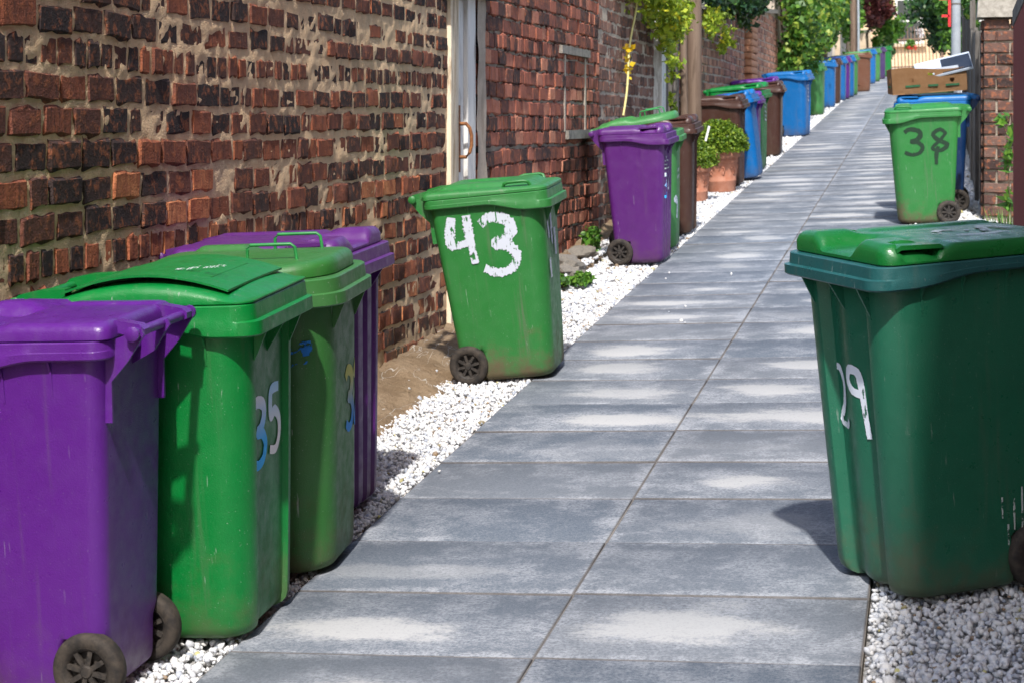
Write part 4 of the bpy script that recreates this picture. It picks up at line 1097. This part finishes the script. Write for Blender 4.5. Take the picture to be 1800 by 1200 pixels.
LX, LY, LH = .66, .42, .215
def holed(name, L, hh_, holes, mat_, M_):
    """upright sheet with real round holes"""
    bm = bmesh.new()
    nx_, nz_ = 66, 22; vv = {}
    for i in range(nx_ + 1):
        for j in range(nz_ + 1):
            x = -L / 2 + L * i / nx_; z = hh_ * j / nz_
            z += .012 * math.sin(x * 9) * (j / nz_)
            vv[i, j] = bm.verts.new((x, .004 * math.sin(x * 14), z))
    for i in range(nx_):
        for j in range(nz_):
            x = -L / 2 + L * (i + .5) / nx_; z = hh_ * (j + .5) / nz_
            if any(((x - a) / ra) ** 2 + ((z - b_) / rb_) ** 2 < 1 for a, b_, ra, rb_ in holes): continue
            bm.faces.new((vv[i, j], vv[i + 1, j], vv[i + 1, j + 1], vv[i, j + 1]))
    for v in [v for v in bm.verts if not v.link_faces]: bm.verts.remove(v)
    r_ = bmesh.ops.solidify(bm, geom=bm.faces[:], thickness=.006)
    me = bpy.data.meshes.new(name); bm.to_mesh(me); bm.free()
    return link(name, me, mat_, cb, M_)
sideR = holed('side_panel', LX, LH, [(.16, .115, .022, .022), (-.20, .11, .020, .020), (-.02, .165, .032, .012)], M['card'], Matrix.Translation((0, LY / 2, 0)))
holed('side_panel', LX, LH, [(.16, .115, .022, .022), (-.2, .11, .02, .02)], M['card'], Matrix.Translation((0, -LY / 2, 0)))
holed('end_panel', LY, LH * 1.05, [(0.03, .12, .022, .022)], M['card'], Matrix.Translation((LX / 2, 0, 0)) @ Matrix.Rotation(R(90), 4, 'Z'))
holed('end_panel', LY, LH, [(0, .12, .022, .022)], M['card'], Matrix.Translation((-LX / 2, 0, 0)) @ Matrix.Rotation(R(90), 4, 'Z'))
MB().box((0, 0, .004), (LX, LY, .006)).build('base_panel', M['card'], cb)
for a, b_, z in ((.10, .13, .07), (-.08, .09, .065), (-.25, .12, .06)):
    MB().box((a + .05, LY / 2 + .010, z), (b_, .004, .018)).build('printed_stripe', M['green_print'], cb)
MB().box((LX / 2 + .010, .05, .07), (.004, .16, .018)).build('printed_stripe', M['green_print'], cb)
wb = MB().box((0, 0, 0), (.50, .36, .018)); 
wbo = empty('plastic_sheet', BT @ Matrix.Translation((-.15, .03, .225)) @ Matrix.Rotation(R(11), 4, 'Y') @ Matrix.Rotation(R(-22), 4, 'X') , 'white and black glossy sheet sticking out of the cardboard box', 'packaging')
wb.build('sheet', M['white_board'], wbo); MB().box((-.115, .02, .012), (.26, .30, .008)).build('black_panel', M['black_gloss'], wbo)
MB().box((.12, .05, .0105), (.07, .012, .003)).build('printed_mark', M['black_gloss'], wbo)
MB().box((0, 0, .02), (.075, .05, .04), taper=.8).build('packet', M['lime'], None, mat=BT @ Matrix.Translation((-.02, .155, .155)))
tag(bpy.data.objects['packet'], 'lime green packet seen through the hand hole of the cardboard box', 'packet')
MB().box((0, 0, .0), (.22, .06, .05), taper=.9).build('carton', M['white_board'], None, mat=BT @ Matrix.Translation((-.18, .13, .20)) @ Matrix.Rotation(R(6), 4, 'Y'))
tag(bpy.data.objects['carton'], 'small pale carton under the glossy sheet in the cardboard box', 'carton')

# ------------------------------------------------------------------ right hand boundary
# red roughcast wall beside the foreground bin
rw = empty('red_wall', Matrix.Translation((.51, 6, gz(.5, 6))), 'dark red roughcast outhouse wall at the right edge with grey coping', 'wall')
rinv = rw.matrix_world.inverted()
def top_r(y): return gz(.5, 12.2) + 1.66 + .05 * (12.2 - y) + 3.4 * float(np.clip((10.6 - y) / 2.2, 0, 1))  # out-of-view rise towards the camera, its height shaped for the shade it casts
b = MB(); ysr = list(np.linspace(-3, 8.4, 12)) + list(np.linspace(8.6, 12.2, 19))
rings = []
for y in ysr: rings.append([(.51, y, gz(.5, y) - .2), (.51, y, top_r(y)), (.73, y, top_r(y)), (.73, y, gz(.5, y) - .2)])
b.loft(rings); b.build('wall_face', M['red_wall'], rw, mat=rinv)
b = MB(); rings = []
for y in ysr: rings.append([(.505, y + .01, top_r(y) + .003), (.505, y + .01, top_r(y) + .10), (.75, y + .01, top_r(y) + .10), (.75, y + .01, top_r(y) + .003)])
b.loft(rings); b.build('coping', M['grey_wood'], rw, mat=rinv)

# brick pier with concrete cap
px0, px1, py = .445, .80, 16.62
pr = empty('brick_pier', Matrix.Translation((px0 + .17, py + .12, gz(px0, py))), 'weathered brick gate pier with concrete cap right of the bin painted 38', 'pier')
pinv = pr.matrix_world.inverted()
MB().box(((px0 + px1) / 2, py + .18, gz(px0, py) + .80), (px1 - px0 - .02, .34, 1.76)).build('mortar_core', M['mortar2'], pr, mat=pinv)
for j in range(17):
    z = gz(px0, py) + .03 + j * .1
    xs_ = [px0, px0 + .225, px1] if j % 2 == 0 else [px0, px0 + .11, px0 + .335, px1]
    for a, c_ in zip(xs_[:-1], xs_[1:]):
        L = c_ - a - .012
        if L < .02: continue
        mt = Matrix.Translation(((a + c_) / 2, py + .03 + random.gauss(0, .003), z + .045)) @ Matrix.Rotation(R(-90), 4, 'Z') @ Matrix.Diagonal((.09, L, .086, 1))
        link('brick', brick_mesh(random.randrange(14), 'b4'), None, pr, pinv @ mt)
    # return face towards the lane
    mt = Matrix.Translation((px0 + .03, py + .19, z + .045)) @ Matrix.Rotation(R(180), 4, 'Z') @ Matrix.Diagonal((.09, .20 if j % 2 else .25, .086, 1))
    link('brick', brick_mesh(random.randrange(14), 'b4'), None, pr, pinv @ mt)
b = MB().box(((px0 + px1) / 2, py + .17, gz(px0, py) + 1.81), (px1 - px0 + .10, .48, .15), taper=.97); b.build('cap', M['concrete'], pr, mat=pinv)

# grey timber boundary of upright planks
def plank_fence(label, y0, y1, xf_, hfun, wd=.22):
    fe = empty('board_fence', Matrix.Translation((xf_(y0), (y0 + y1) / 2, gz(.4, (y0 + y1) / 2))), label, 'fence'); inv = fe.matrix_world.inverted()
    y = y0; i = 0
    while y < y1:
        h_ = hfun(y) + random.gauss(0, .02); x = xf_(y) + random.gauss(0, .012); w = wd * random.uniform(.85, 1.1)
        b = MB(); z0 = gz(x, y)
        rings = [[(x - .015, y + .004, z), (x + .02, y + .004, z), (x + .02, y + w - .004, z), (x - .015 + random.gauss(0, .002), y + w - .004, z)] for z in np.linspace(z0, z0 + h_, 5)]
        b.loft(rings); b.build('plank', M['grey_wood'], fe, mat=inv)
        y += w; i += 1
    for rz in (.4, 1.5):
        b = MB(); rings = [[(xf_(q) + .022, q, gz(.4, q) + rz), (xf_(q) + .07, q, gz(.4, q) + rz), (xf_(q) + .07, q, gz(.4, q) + rz + .08), (xf_(q) + .022, q, gz(.4, q) + rz + .08)] for q in (y0, y1)]
        b.loft(rings); b.build('rail', M['grey_wood'], fe, mat=inv)
plank_fence('dark weathered board fence beside the brick pier', 17.0, 22.6, lambda y: .47, lambda y: 1.62)
plank_fence('taller grey board fence behind the grey lamp post', 22.8, 29.5, lambda y: .50, lambda y: 1.95)
# grey post with red bracket
gp = empty('post', Matrix.Translation((.40, 30.4, gz(.4, 30.4))), 'grey metal post with a red bracket on the right of the lane', 'post')
MB().tube([(0, 0, -.1), (0, 0, 2.5), (.0, 0, 5.0)], [.075, .072, .062], 18).build('shaft', M['grey_paint'], gp, 40)
b = MB(); b.box((-.10, -.03, 1.86), (.04, .04, .46)); b.box((-.18, -.03, 2.07), (.16, .04, .04)); b.box((-.16, -.03, 1.80), (.12, .04, .04)); b.build('bracket', M['red_paint'], gp)
MB().tube([(.0, 0, 1.98), (.0, 0, 2.0)], .080, 18).build('clamp_band', M['grey_wood'], gp, 40)

# ------------------------------------------------------------------ plants
def leaf_mesh(name, P_, size, material, normals=None, asp=.55, fold=.25, up=0.0):
    n = len(P_); Rm = rot_mats(n)
    sh_ = np.array([[-1, 0, 0], [-.2, asp, fold * .5], [1, 0, 0], [-.2, -asp, fold * .5]])
    V = np.einsum('nij,kj->nki', Rm, sh_) * np.asarray(size)[:, None, None]
    if up: V[:, :, 2] *= (1 - up)
    V = V + P_[:, None, :]
    F = np.array([[0, 1, 2], [0, 2, 3]])[None] + (np.arange(n) * 4)[:, None, None]
    return np_mesh(name, V.reshape(-1, 3), F.reshape(-1, 3), material)
def blob_points(n, c_, rad, clumps=24, tight=.30, shell=.5):
    """points gathered in twig clumps spread through an ellipsoid: uneven outline with gaps"""
    q = rng.normal(size=(clumps, 3)); q /= np.linalg.norm(q, axis=1, keepdims=True)
    q *= (shell + (1 - shell) * rng.random((clumps, 1)) ** .5) * rng.uniform(.75, 1.12, (clumps, 1))
    idx = rng.integers(0, clumps, n)
    P_ = q[idx] + rng.normal(0, tight, (n, 3)) * rng.uniform(.5, 1.1, clumps)[idx][:, None]
    return P_ * np.array(rad) + np.array(c_)
def plant(name, label, cat, base, blobs, n, size, mat_, trunk=None, group=None, part='foliage', asp=.55):
    e = empty(name, Matrix.Translation(base), label, cat, group)
    Ps = [blob_points(int(n * w), c_, r_, cl, tg) for c_, r_, w, cl, tg in blobs]
    P_ = np.concatenate(Ps)
    link(part, leaf_mesh(part, P_, size * np.exp(rng.normal(0, .25, len(P_))), mat_, asp=asp), None, e)
    if trunk:
        b = MB()
        for pts, rad in trunk: b.tube(pts, rad, 8)
        b.build('trunk' if cat == 'tree' else 'stem', M['bark'], e, 50)
    return e
# terracotta pots with clipped box
def terracotta(x, y, sc, label, plabel):
    t = empty('plant_pot', gmat(x, y) @ Matrix.Scale(sc, 4), label, 'plant pot', 'terracotta pots')
    prof = [(.01, 0), (.135, 0), (.14, .012), (.150, .10), (.153, .105), (.153, .118), (.151, .123), (.170, .285), (.174, .29), (.174, .303), (.172, .308), (.178, .335), (.197, .34), (.203, .352), (.203, .392), (.196, .40), (.182, .40), (.178, .37), (.01, .37)]
    MB().lathe(prof, 40).build('pot_body', M['terracotta'], t, 40)
    b = MB()
    for j in range(8):
        a0 = 2 * math.pi * j / 8
        pts = [((.1525 + .020 * (zz_ - .123) / .16) * math.cos(a0 + da), (.1525 + .020 * (zz_ - .123) / .16) * math.sin(a0 + da), zz_) for da, zz_ in ((0, .22), (.12, .255), (.28, .245), (.36, .205), (.30, .17), (.20, .18), (.22, .21))]
        b.tube(pts, .006, 6)
    b.build('scroll_relief', M['terracotta'], t, 60)
    MB().lathe([(.01, .372), (.12, .378), (.176, .374)], 24).build('soil', M['soil'], t)
    top = t.matrix_world.copy()
    p = empty('box_shrub', top @ Matrix.Translation((0, 0, .385)), plabel, 'shrub', 'clipped box shrubs')
    n = 5200
    q = rng.normal(size=(n, 3)); q /= np.linalg.norm(q, axis=1, keepdims=True); q[:, 2] = np.abs(q[:, 2]) * 1.0 - .12
    rr = (.70 + .36 * rng.random(n) ** .6) * (1 + .22 * fbm(q[:, 0] * 5 + 3, q[:, 1] * 5 + q[:, 2] * 5, 2, 2))
    P_ = q * rr[:, None] * np.array([.27, .27, .30]) + np.array([0, 0, .05])
    link('foliage', leaf_mesh('foliage', P_, .017 * np.exp(rng.normal(0, .2, n)), M['leaf_box'], asp=.6), None, p)
    b = MB()
    for j in range(7):
        a = j * .9; b.tube([(0, 0, -.01), (.06 * math.cos(a), .06 * math.sin(a), .1), (.13 * math.cos(a), .13 * math.sin(a), .22)], .005, 5)
    b.build('stem', M['bark'], p)
    return t
terracotta(-2.36, 19.35, .88, 'smaller front terracotta pot beside the brown bin', 'clipped box shrub in the front terracotta pot')
terracotta(-2.205, 20.40, 1.08, 'larger rear terracotta pot with scroll relief in front of the tipped blue bin', 'larger clipped box shrub in the rear terracotta pot')
MB().box((0, 0, .06), (.022, .003, .16)).build('plant_label', M['label_white'], None, mat=Matrix.Translation((-2.27, 19.5, gz(-2.27, 19.5) + .62)) @ Matrix.Rotation(R(14), 4, 'Y'))
tag(bpy.data.objects['plant_label'], 'white plastic plant label stuck in the box shrub', 'plant label')

# ivy over the wall end
def ivy_points(n):
    y = 34.3 + 13.5 * rng.random(n) ** 1.1; t = rng.random(n)
    top = 2.5 + .5 * fbm(y * .8, y * 0, 2, 3) ; bot = .85 + .6 * sstep(37, 44, y) + .5 * fbm(y * 1.3, y * 0 + 4, 3, 3)
    h = bot + (top - bot) * t
    x = -2.62 + .22 * np.sin(t * 3.1) + rng.normal(0, .13, n) + .30 * fbm(y * 1.1, h * 1.6, 4, 3)
    keep = fbm(y * 1.5, h * 2.2, 5, 3) > -.38
    P_ = np.stack([x, y, -H0 + SX * x + SY * y + h], 1); return P_[keep]
iv = empty('ivy', Matrix.Translation((-2.7, 40, gz(-2.7, 40))), 'thick green ivy hanging over the end of the pale brick wall', 'ivy'); iinv = iv.matrix_world.inverted()
P_ = ivy_points(16000)
link('foliage', leaf_mesh('foliage', P_, .055 * np.exp(rng.normal(0, .25, len(P_))), M['leaf_ivy'], asp=.8), None, iv, iinv)
b = MB()
for j in range(9):
    y = 35 + j * 1.3; b.tube([(-2.72, y, gz(-2.7, y) + .3), (-2.66, y + .2, gz(-2.7, y) + 1.2), (-2.7, y + .1, gz(-2.7, y) + 2.3)], .02, 6)
b.build('stem', M['bark'], iv, None, iinv)
bw = MB(); bw.box((-2.95, 42.5, gz(-2.9, 42.5) + 1.0), (.3, 15.2, 2.6)); o = bw.build('garden_wall', M['mortar3']); tag(o, 'low wall almost hidden under the ivy', 'wall')

def B(y, x, h): return (x, y, gz(x, y) + h)
plant('shrub', 'yellow green shrub spilling over the wall top above the hanging rope', 'shrub', B(18.0, -2.75, 2.05), [((.16, -.75, .30), (.26, .8, .36), .40, 26, .22), ((.24, .30, .02), (.24, .55, .36), .35, 22, .22), ((.22, .75, -.25), (.10, .22, .2), .10, 8, .3), ((-.15, 0, .75), (.45, 1.2, .45), .2, 20, .25)], 6500, .034, M['leaf_yellow'], [([(-.3, 0, -.6), (-.1, 0, .2), (.15, .3, .4)], [.03, .02, .01])])
plant('shrub', 'trailing yellow flowered twig hanging beside the far grey gate', 'shrub', B(19.6, -2.62, 1.35), [((0, 0, 0), (.07, .18, .14), .4, 6, .3), ((0, -.25, -.42), (.06, .12, .22), .35, 6, .3), ((0, .3, .3), (.06, .2, .2), .25, 5, .3)], 260, .035, M['leaf_yellow'], [([(0, .5, .7), (0, .2, .2), (0, -.3, -.5)], .006)])
plant('shrub', 'dark glossy shrub overhanging the pale orange wall', 'shrub', B(26.5, -2.8, 2.0), [((.15, -2.4, .25), (.40, 1.6, .40), .35, 28, .2), ((.12, .6, .42), (.38, 2.2, .45), .4, 30, .2), ((.0, 3.2, .6), (.4, 2.0, .4), .25, 20, .2)], 9000, .055, M['leaf_dark'], [([(-.4, 0, -.8), (-.1, 0, .2)], [.05, .02])])
plant('shrub', 'clump of yellow flowers at the wall top right of the wooden poles', 'shrub', B(23.6, -2.62, 1.80), [((0, 0, .05), (.16, .9, .22), .7, 14, .25), ((.05, .9, -.2), (.12, .5, .2), .3, 8, .25)], 900, .034, M['leaf_yellow'])
plant('tree', 'bushy green tree over the rendered garden wall at the far left', 'tree', B(58, -3.4, 0), [((.3, -2, 2.9), (1.0, 3.0, 1.2), .5, 40, .2), ((.7, 1, 2.2), (.7, 1.6, 1.2), .5, 34, .2)], 9000, .095, M['leaf_green'], [([(0, 0, 0), (.1, 0, 1.2), (.2, -.3, 2.4)], [.12, .09, .04])])
plant('tree', 'copper leaved tree above the far end of the lane', 'tree', B(63, -2.7, 0), [((.55, 0, 2.9), (.85, 1.6, .85), .7, 44, .2), ((1.05, .2, 2.35), (.45, 1.0, .55), .3, 20, .22)], 6000, .09, M['leaf_red'], [([(0, 0, 0), (.1, 0, 1.5), (.5, 0, 2.8)], [.10, .08, .04])])
plant('tree', 'lime leaved tree below the copper tree', 'tree', B(64.5, -2.4, 0), [((.5, -.6, 2.25), (.75, .8, .40), .45, 22, .22), ((.95, .3, 1.8), (.5, .9, .7), .55, 24, .22)], 4000, .09, M['leaf_green'], [([(0, 0, 0), (.2, 0, 1.2), (.6, 0, 2.0)], [.08, .06, .03])])
plant('tree', 'dark dense tree leaning over the right side of the lane', 'tree', B(44, .75, 0), [((-.55, 0, 2.5), (.72, 1.8, .95), .5, 46, .2), ((-.35, .5, 1.75), (.55, 1.4, .85), .35, 34, .2), ((-.05, -.6, 1.35), (.35, .8, .6), .15, 16, .25)], 11000, .07, M['leaf_dark'], [([(.1, 0, 0), (.05, 0, 1.0), (-.3, 0, 2.2)], [.10, .08, .04])])
plant('tree', 'mid green tree showing behind the red bracket', 'tree', B(37, .95, 0), [((-.45, 0, 2.25), (.35, 1.0, .65), .6, 24, .22), ((-.4, .2, 1.55), (.28, .8, .5), .4, 18, .22)], 4000, .06, M['leaf_green'], [([(0, 0, 0), (-.1, 0, 1.2), (-.3, 0, 2.1)], [.06, .05, .03])])
plant('shrub', 'climber trailing over the grey board fence top', 'shrub', B(24.5, .55, 1.95), [((-.02, 0, .05), (.12, 1.2, .2), 1, 16, .25)], 700, .06, M['leaf_ivy'])
# small plants at the wall foot
plant('weed', 'low leafy weed growing from the gravel right of the bin painted 43', 'weed', B(12.9, -2.42, .03), [((0, 0, .025), (.11, .22, .045), 1, 16, .22)], 420, .022, M['leaf_green'], asp=.75)
plant('weed', 'weed growing at the wall foot behind the wheel of the purple bin 34', 'weed', B(14.6, -2.60, .08), [((0, 0, .06), (.06, .22, .11), 1, 12, .25)], 260, .024, M['leaf_green'], asp=.6)
plant('weed', 'thin leafy sprig beside the red wall', 'weed', B(14.2, .56, .75), [((0, 0, .1), (.06, .10, .22), .7, 8, .25), ((0, 0, -.25), (.05, .05, .2), .3, 5, .3)], 60, .05, M['leaf_green'], [([(.05, .1, -.9), (0, 0, -.2), (-.02, 0, .3)], .004)], asp=.4)
# pot with grass near the red wall
gpot = empty('plant_pot', gmat(.50, 13.3), 'shallow blue grey pot of grass beside the red wall', 'plant pot', None)
MB().lathe([(.01, 0), (.10, 0), (.14, .20), (.16, .26), (.175, .27), (.178, .285), (.16, .285), (.14, .26), (.01, .25)], 28).build('pot_body', M['pot_blue'], gpot, 40)
b = MB()
for j in range(70):
    a = random.random() * 6.28; r0 = random.random() * .12; l_ = random.uniform(.08, .2); tl = random.uniform(.02, .09)
    p0 = Vector((r0 * math.cos(a), r0 * math.sin(a), .25)); p1 = p0 + Vector((tl * math.cos(a), tl * math.sin(a), l_)); s_ = Vector((-math.sin(a), math.cos(a), 0)) * .005
    b.add([p0 - s_, p0 + s_, p1], [(0, 1, 2)])
b.build('grass_blades', M['leaf_green'], gpot)
# rope with yellow flowers
rp = empty('rope', Matrix.Translation((-2.66, 16.6, gz(-2.66, 16.6) + 1.05)), 'yellow rope hanging down the pale wall with small yellow flowers', 'rope')
rinv_ = rp.matrix_world.inverted()
pts = [(-2.665 + .01 * math.sin(t * 9), 16.55 + .82 * t, gz(-2.68, 16.6) + 1.02 + 1.15 * t + .03 * math.sin(t * 3)) for t in np.linspace(0, 1, 26)]
MB().tube(pts, .010, 7).build('cord', M['rope'], rp, 60, rinv_)
for q_, n_ in ((12, 14), (9, 12)):
    Pf = np.array([pts[q_]] * n_) + rng.normal(0, .04, (n_, 3)) * np.array([.5, 1, 1])
    link('flower', leaf_mesh('flower', Pf, np.full(n_, .034), M['petal_yellow'], asp=.8), None, rp, rinv_)

# ------------------------------------------------------------------ far left: rendered walls, garage, pole
def block(name, label, cat, y0, y1, x0, x1, h_, mat_, cap=True):
    e = empty(name, Matrix.Translation(((x0 + x1) / 2, (y0 + y1) / 2, gz(x1, y0))), label, cat); inv = e.matrix_world.inverted()
    yc = (y0 + y1) / 2
    b = MB(); b.loft([[(x0, y, gz(x1, y) - .2), (x1, y, gz(x1, y) - .2), (x1, y, gz(x1, y) + h_), (x0, y, gz(x1, y) + h_)] for y in (y0, y1)])
    b.build('wall_face', mat_, e, mat=inv)
    if cap:
        b = MB(); b.loft([[(x0 - .04, y, gz(x1, y) + h_ + .003), (x1 + .05, y, gz(x1, y) + h_ + .003), (x1 + .05, y, gz(x1, y) + h_ + .10), (x0 - .04, y, gz(x1, y) + h_ + .10)] for y in (y0 - .02, y1 + .02)])
        b.build('coping', M['concrete'], e, mat=inv)
    return e, inv
block('garden_wall', 'cream rendered wall just past the ivy', 'wall', 50.3, 54.0, -3.0, -2.70, 1.72, M['render_pale'])
e, inv = block('garage', 'pale rendered garage wall with dark coping beyond the ivy', 'garage', 54.3, 61.0, -3.6, -2.62, 1.85, M['render_pale'])
MB().box((-2.57, 54.4, gz(-2.6, 54.4) + .95), (.14, .3, 2.1)).build('corner_pier', M['render'], e, mat=inv)
block('garden_wall', 'far cream wall behind the last bins', 'wall', 61.3, 70.0, -2.6, -2.30, 1.35, M['render'])
for i, (yy_, lb) in enumerate(((62.5, 'first cream gatepost behind the far bins'), (65.0, 'second cream gatepost behind the far bins'), (67.5, 'last cream gatepost before the iron gate'))):
    gp_ = empty('gatepost', gmat(-2.1, yy_), lb, 'gatepost', 'far gateposts')
    MB().box((0, 0, .75), (.22, .3, 1.5)).build('shaft', M['render'], gp_); MB().box((0, 0, 1.54), (.28, .36, .08)).build('cap', M['concrete'], gp_)
pole(-2.13, 54.8, .11, 6, M['pole_wood'], 'far wooden utility pole behind the far bins')
e = pole(-1.98, 54.2, .035, 4.2, M['grey_paint'], 'slim grey pipe beside the far wooden pole', 'pipe')
pole(-2.62, 48.4, .09, 6, M['pole_wood'], 'weathered wooden pole rising out of the ivy')

# iron gate across the end of the lane
ig = empty('iron_gate', gmat(-.62, 70.2), 'brown iron railing gate across the end of the lane', 'gate')
for j in range(17):
    x = -1.0 + j * .125
    hgt = 1.35 + .18 * math.sin(math.pi * j / 16)
    MB().tube([(x, 0, .04), (x, 0, hgt), (x, 0, hgt + .10)], [.020, .020, .004], 6).build('bar', M['iron'], ig)
for z in (.15, 1.15): MB().box((0, .0, z), (2.1, .03, .05)).build('rail', M['iron'], ig)
for s_ in (-1, 1): MB().box((s_ * 1.08, 0, .8), (.10, .10, 1.6)).build('gate_post', M['iron'], ig)
plant('flower_basket', 'hanging basket of red flowers on the iron gate', 'flowers', B(69.9, -.75, .95), [((0, 0, 0), (.20, .12, .16), 1, 10, .3)], 260, .05, M['leaf_green'])
plant('flowers', 'red blooms on the iron gate', 'flowers', B(69.8, -.65, .85), [((0, 0, 0), (.18, .08, .10), 1, 5, .25)], 70, .04, M['petal_red'])
plant('flowers', 'white blooms behind the iron gate', 'flowers', B(71.2, -.35, 1.35), [((0, 0, 0), (.16, .1, .14), .6, 6, .3), ((.6, 0, .1), (.3, .1, .10), .4, 6, .3)], 140, .05, M['petal_white'])
plant('shrub', 'dark evergreen bush beside the end gate', 'shrub', B(68.8, -1.55, .9), [((0, 0, .1), (.28, .5, .45), 1, 20, .22)], 900, .09, M['leaf_dark'])
# cream sandstone house closing the view
ho = empty('house', Matrix.Translation((-.5, 80, gz(0, 78))), 'cream sandstone house closing the end of the lane', 'house')
MB().box((0, 3, 4.0), (16, 6, 9)).build('wall', M['sandstone'], ho)
for x in (-3.2, -.35, 2.4):
    for z in (1.9, 5.2):
        w_ = MB().box((x, -.02, z), (1.15, .10, 1.9)).build('window', M['white_wood'], ho)
        MB().box((x, -.075, z + .45), (.95, .02, .8)).build('pane', M['glass'], w_); MB().box((x, -.075, z - .45), (.95, .02, .8)).build('pane', M['glass'], w_)
        MB().box((x, -.10, z - 1.02), (1.35, .22, .12)).build('sill', M['render'], w_)
MB().box((0, -.03, 3.5), (16.05, .08, .22)).build('string_course', M['render'], ho)
b = MB(); b.prism([(-8.3, 8.5), (8.3, 8.5), (6.0, 11.5), (-6.0, 11.5)], 'Y', -.4, 6.4); b.build('roof', M['grey_wood'], ho)
print('objects', len(bpy.data.objects), 'tris', sum(len(m.polygons) for m in bpy.data.meshes))
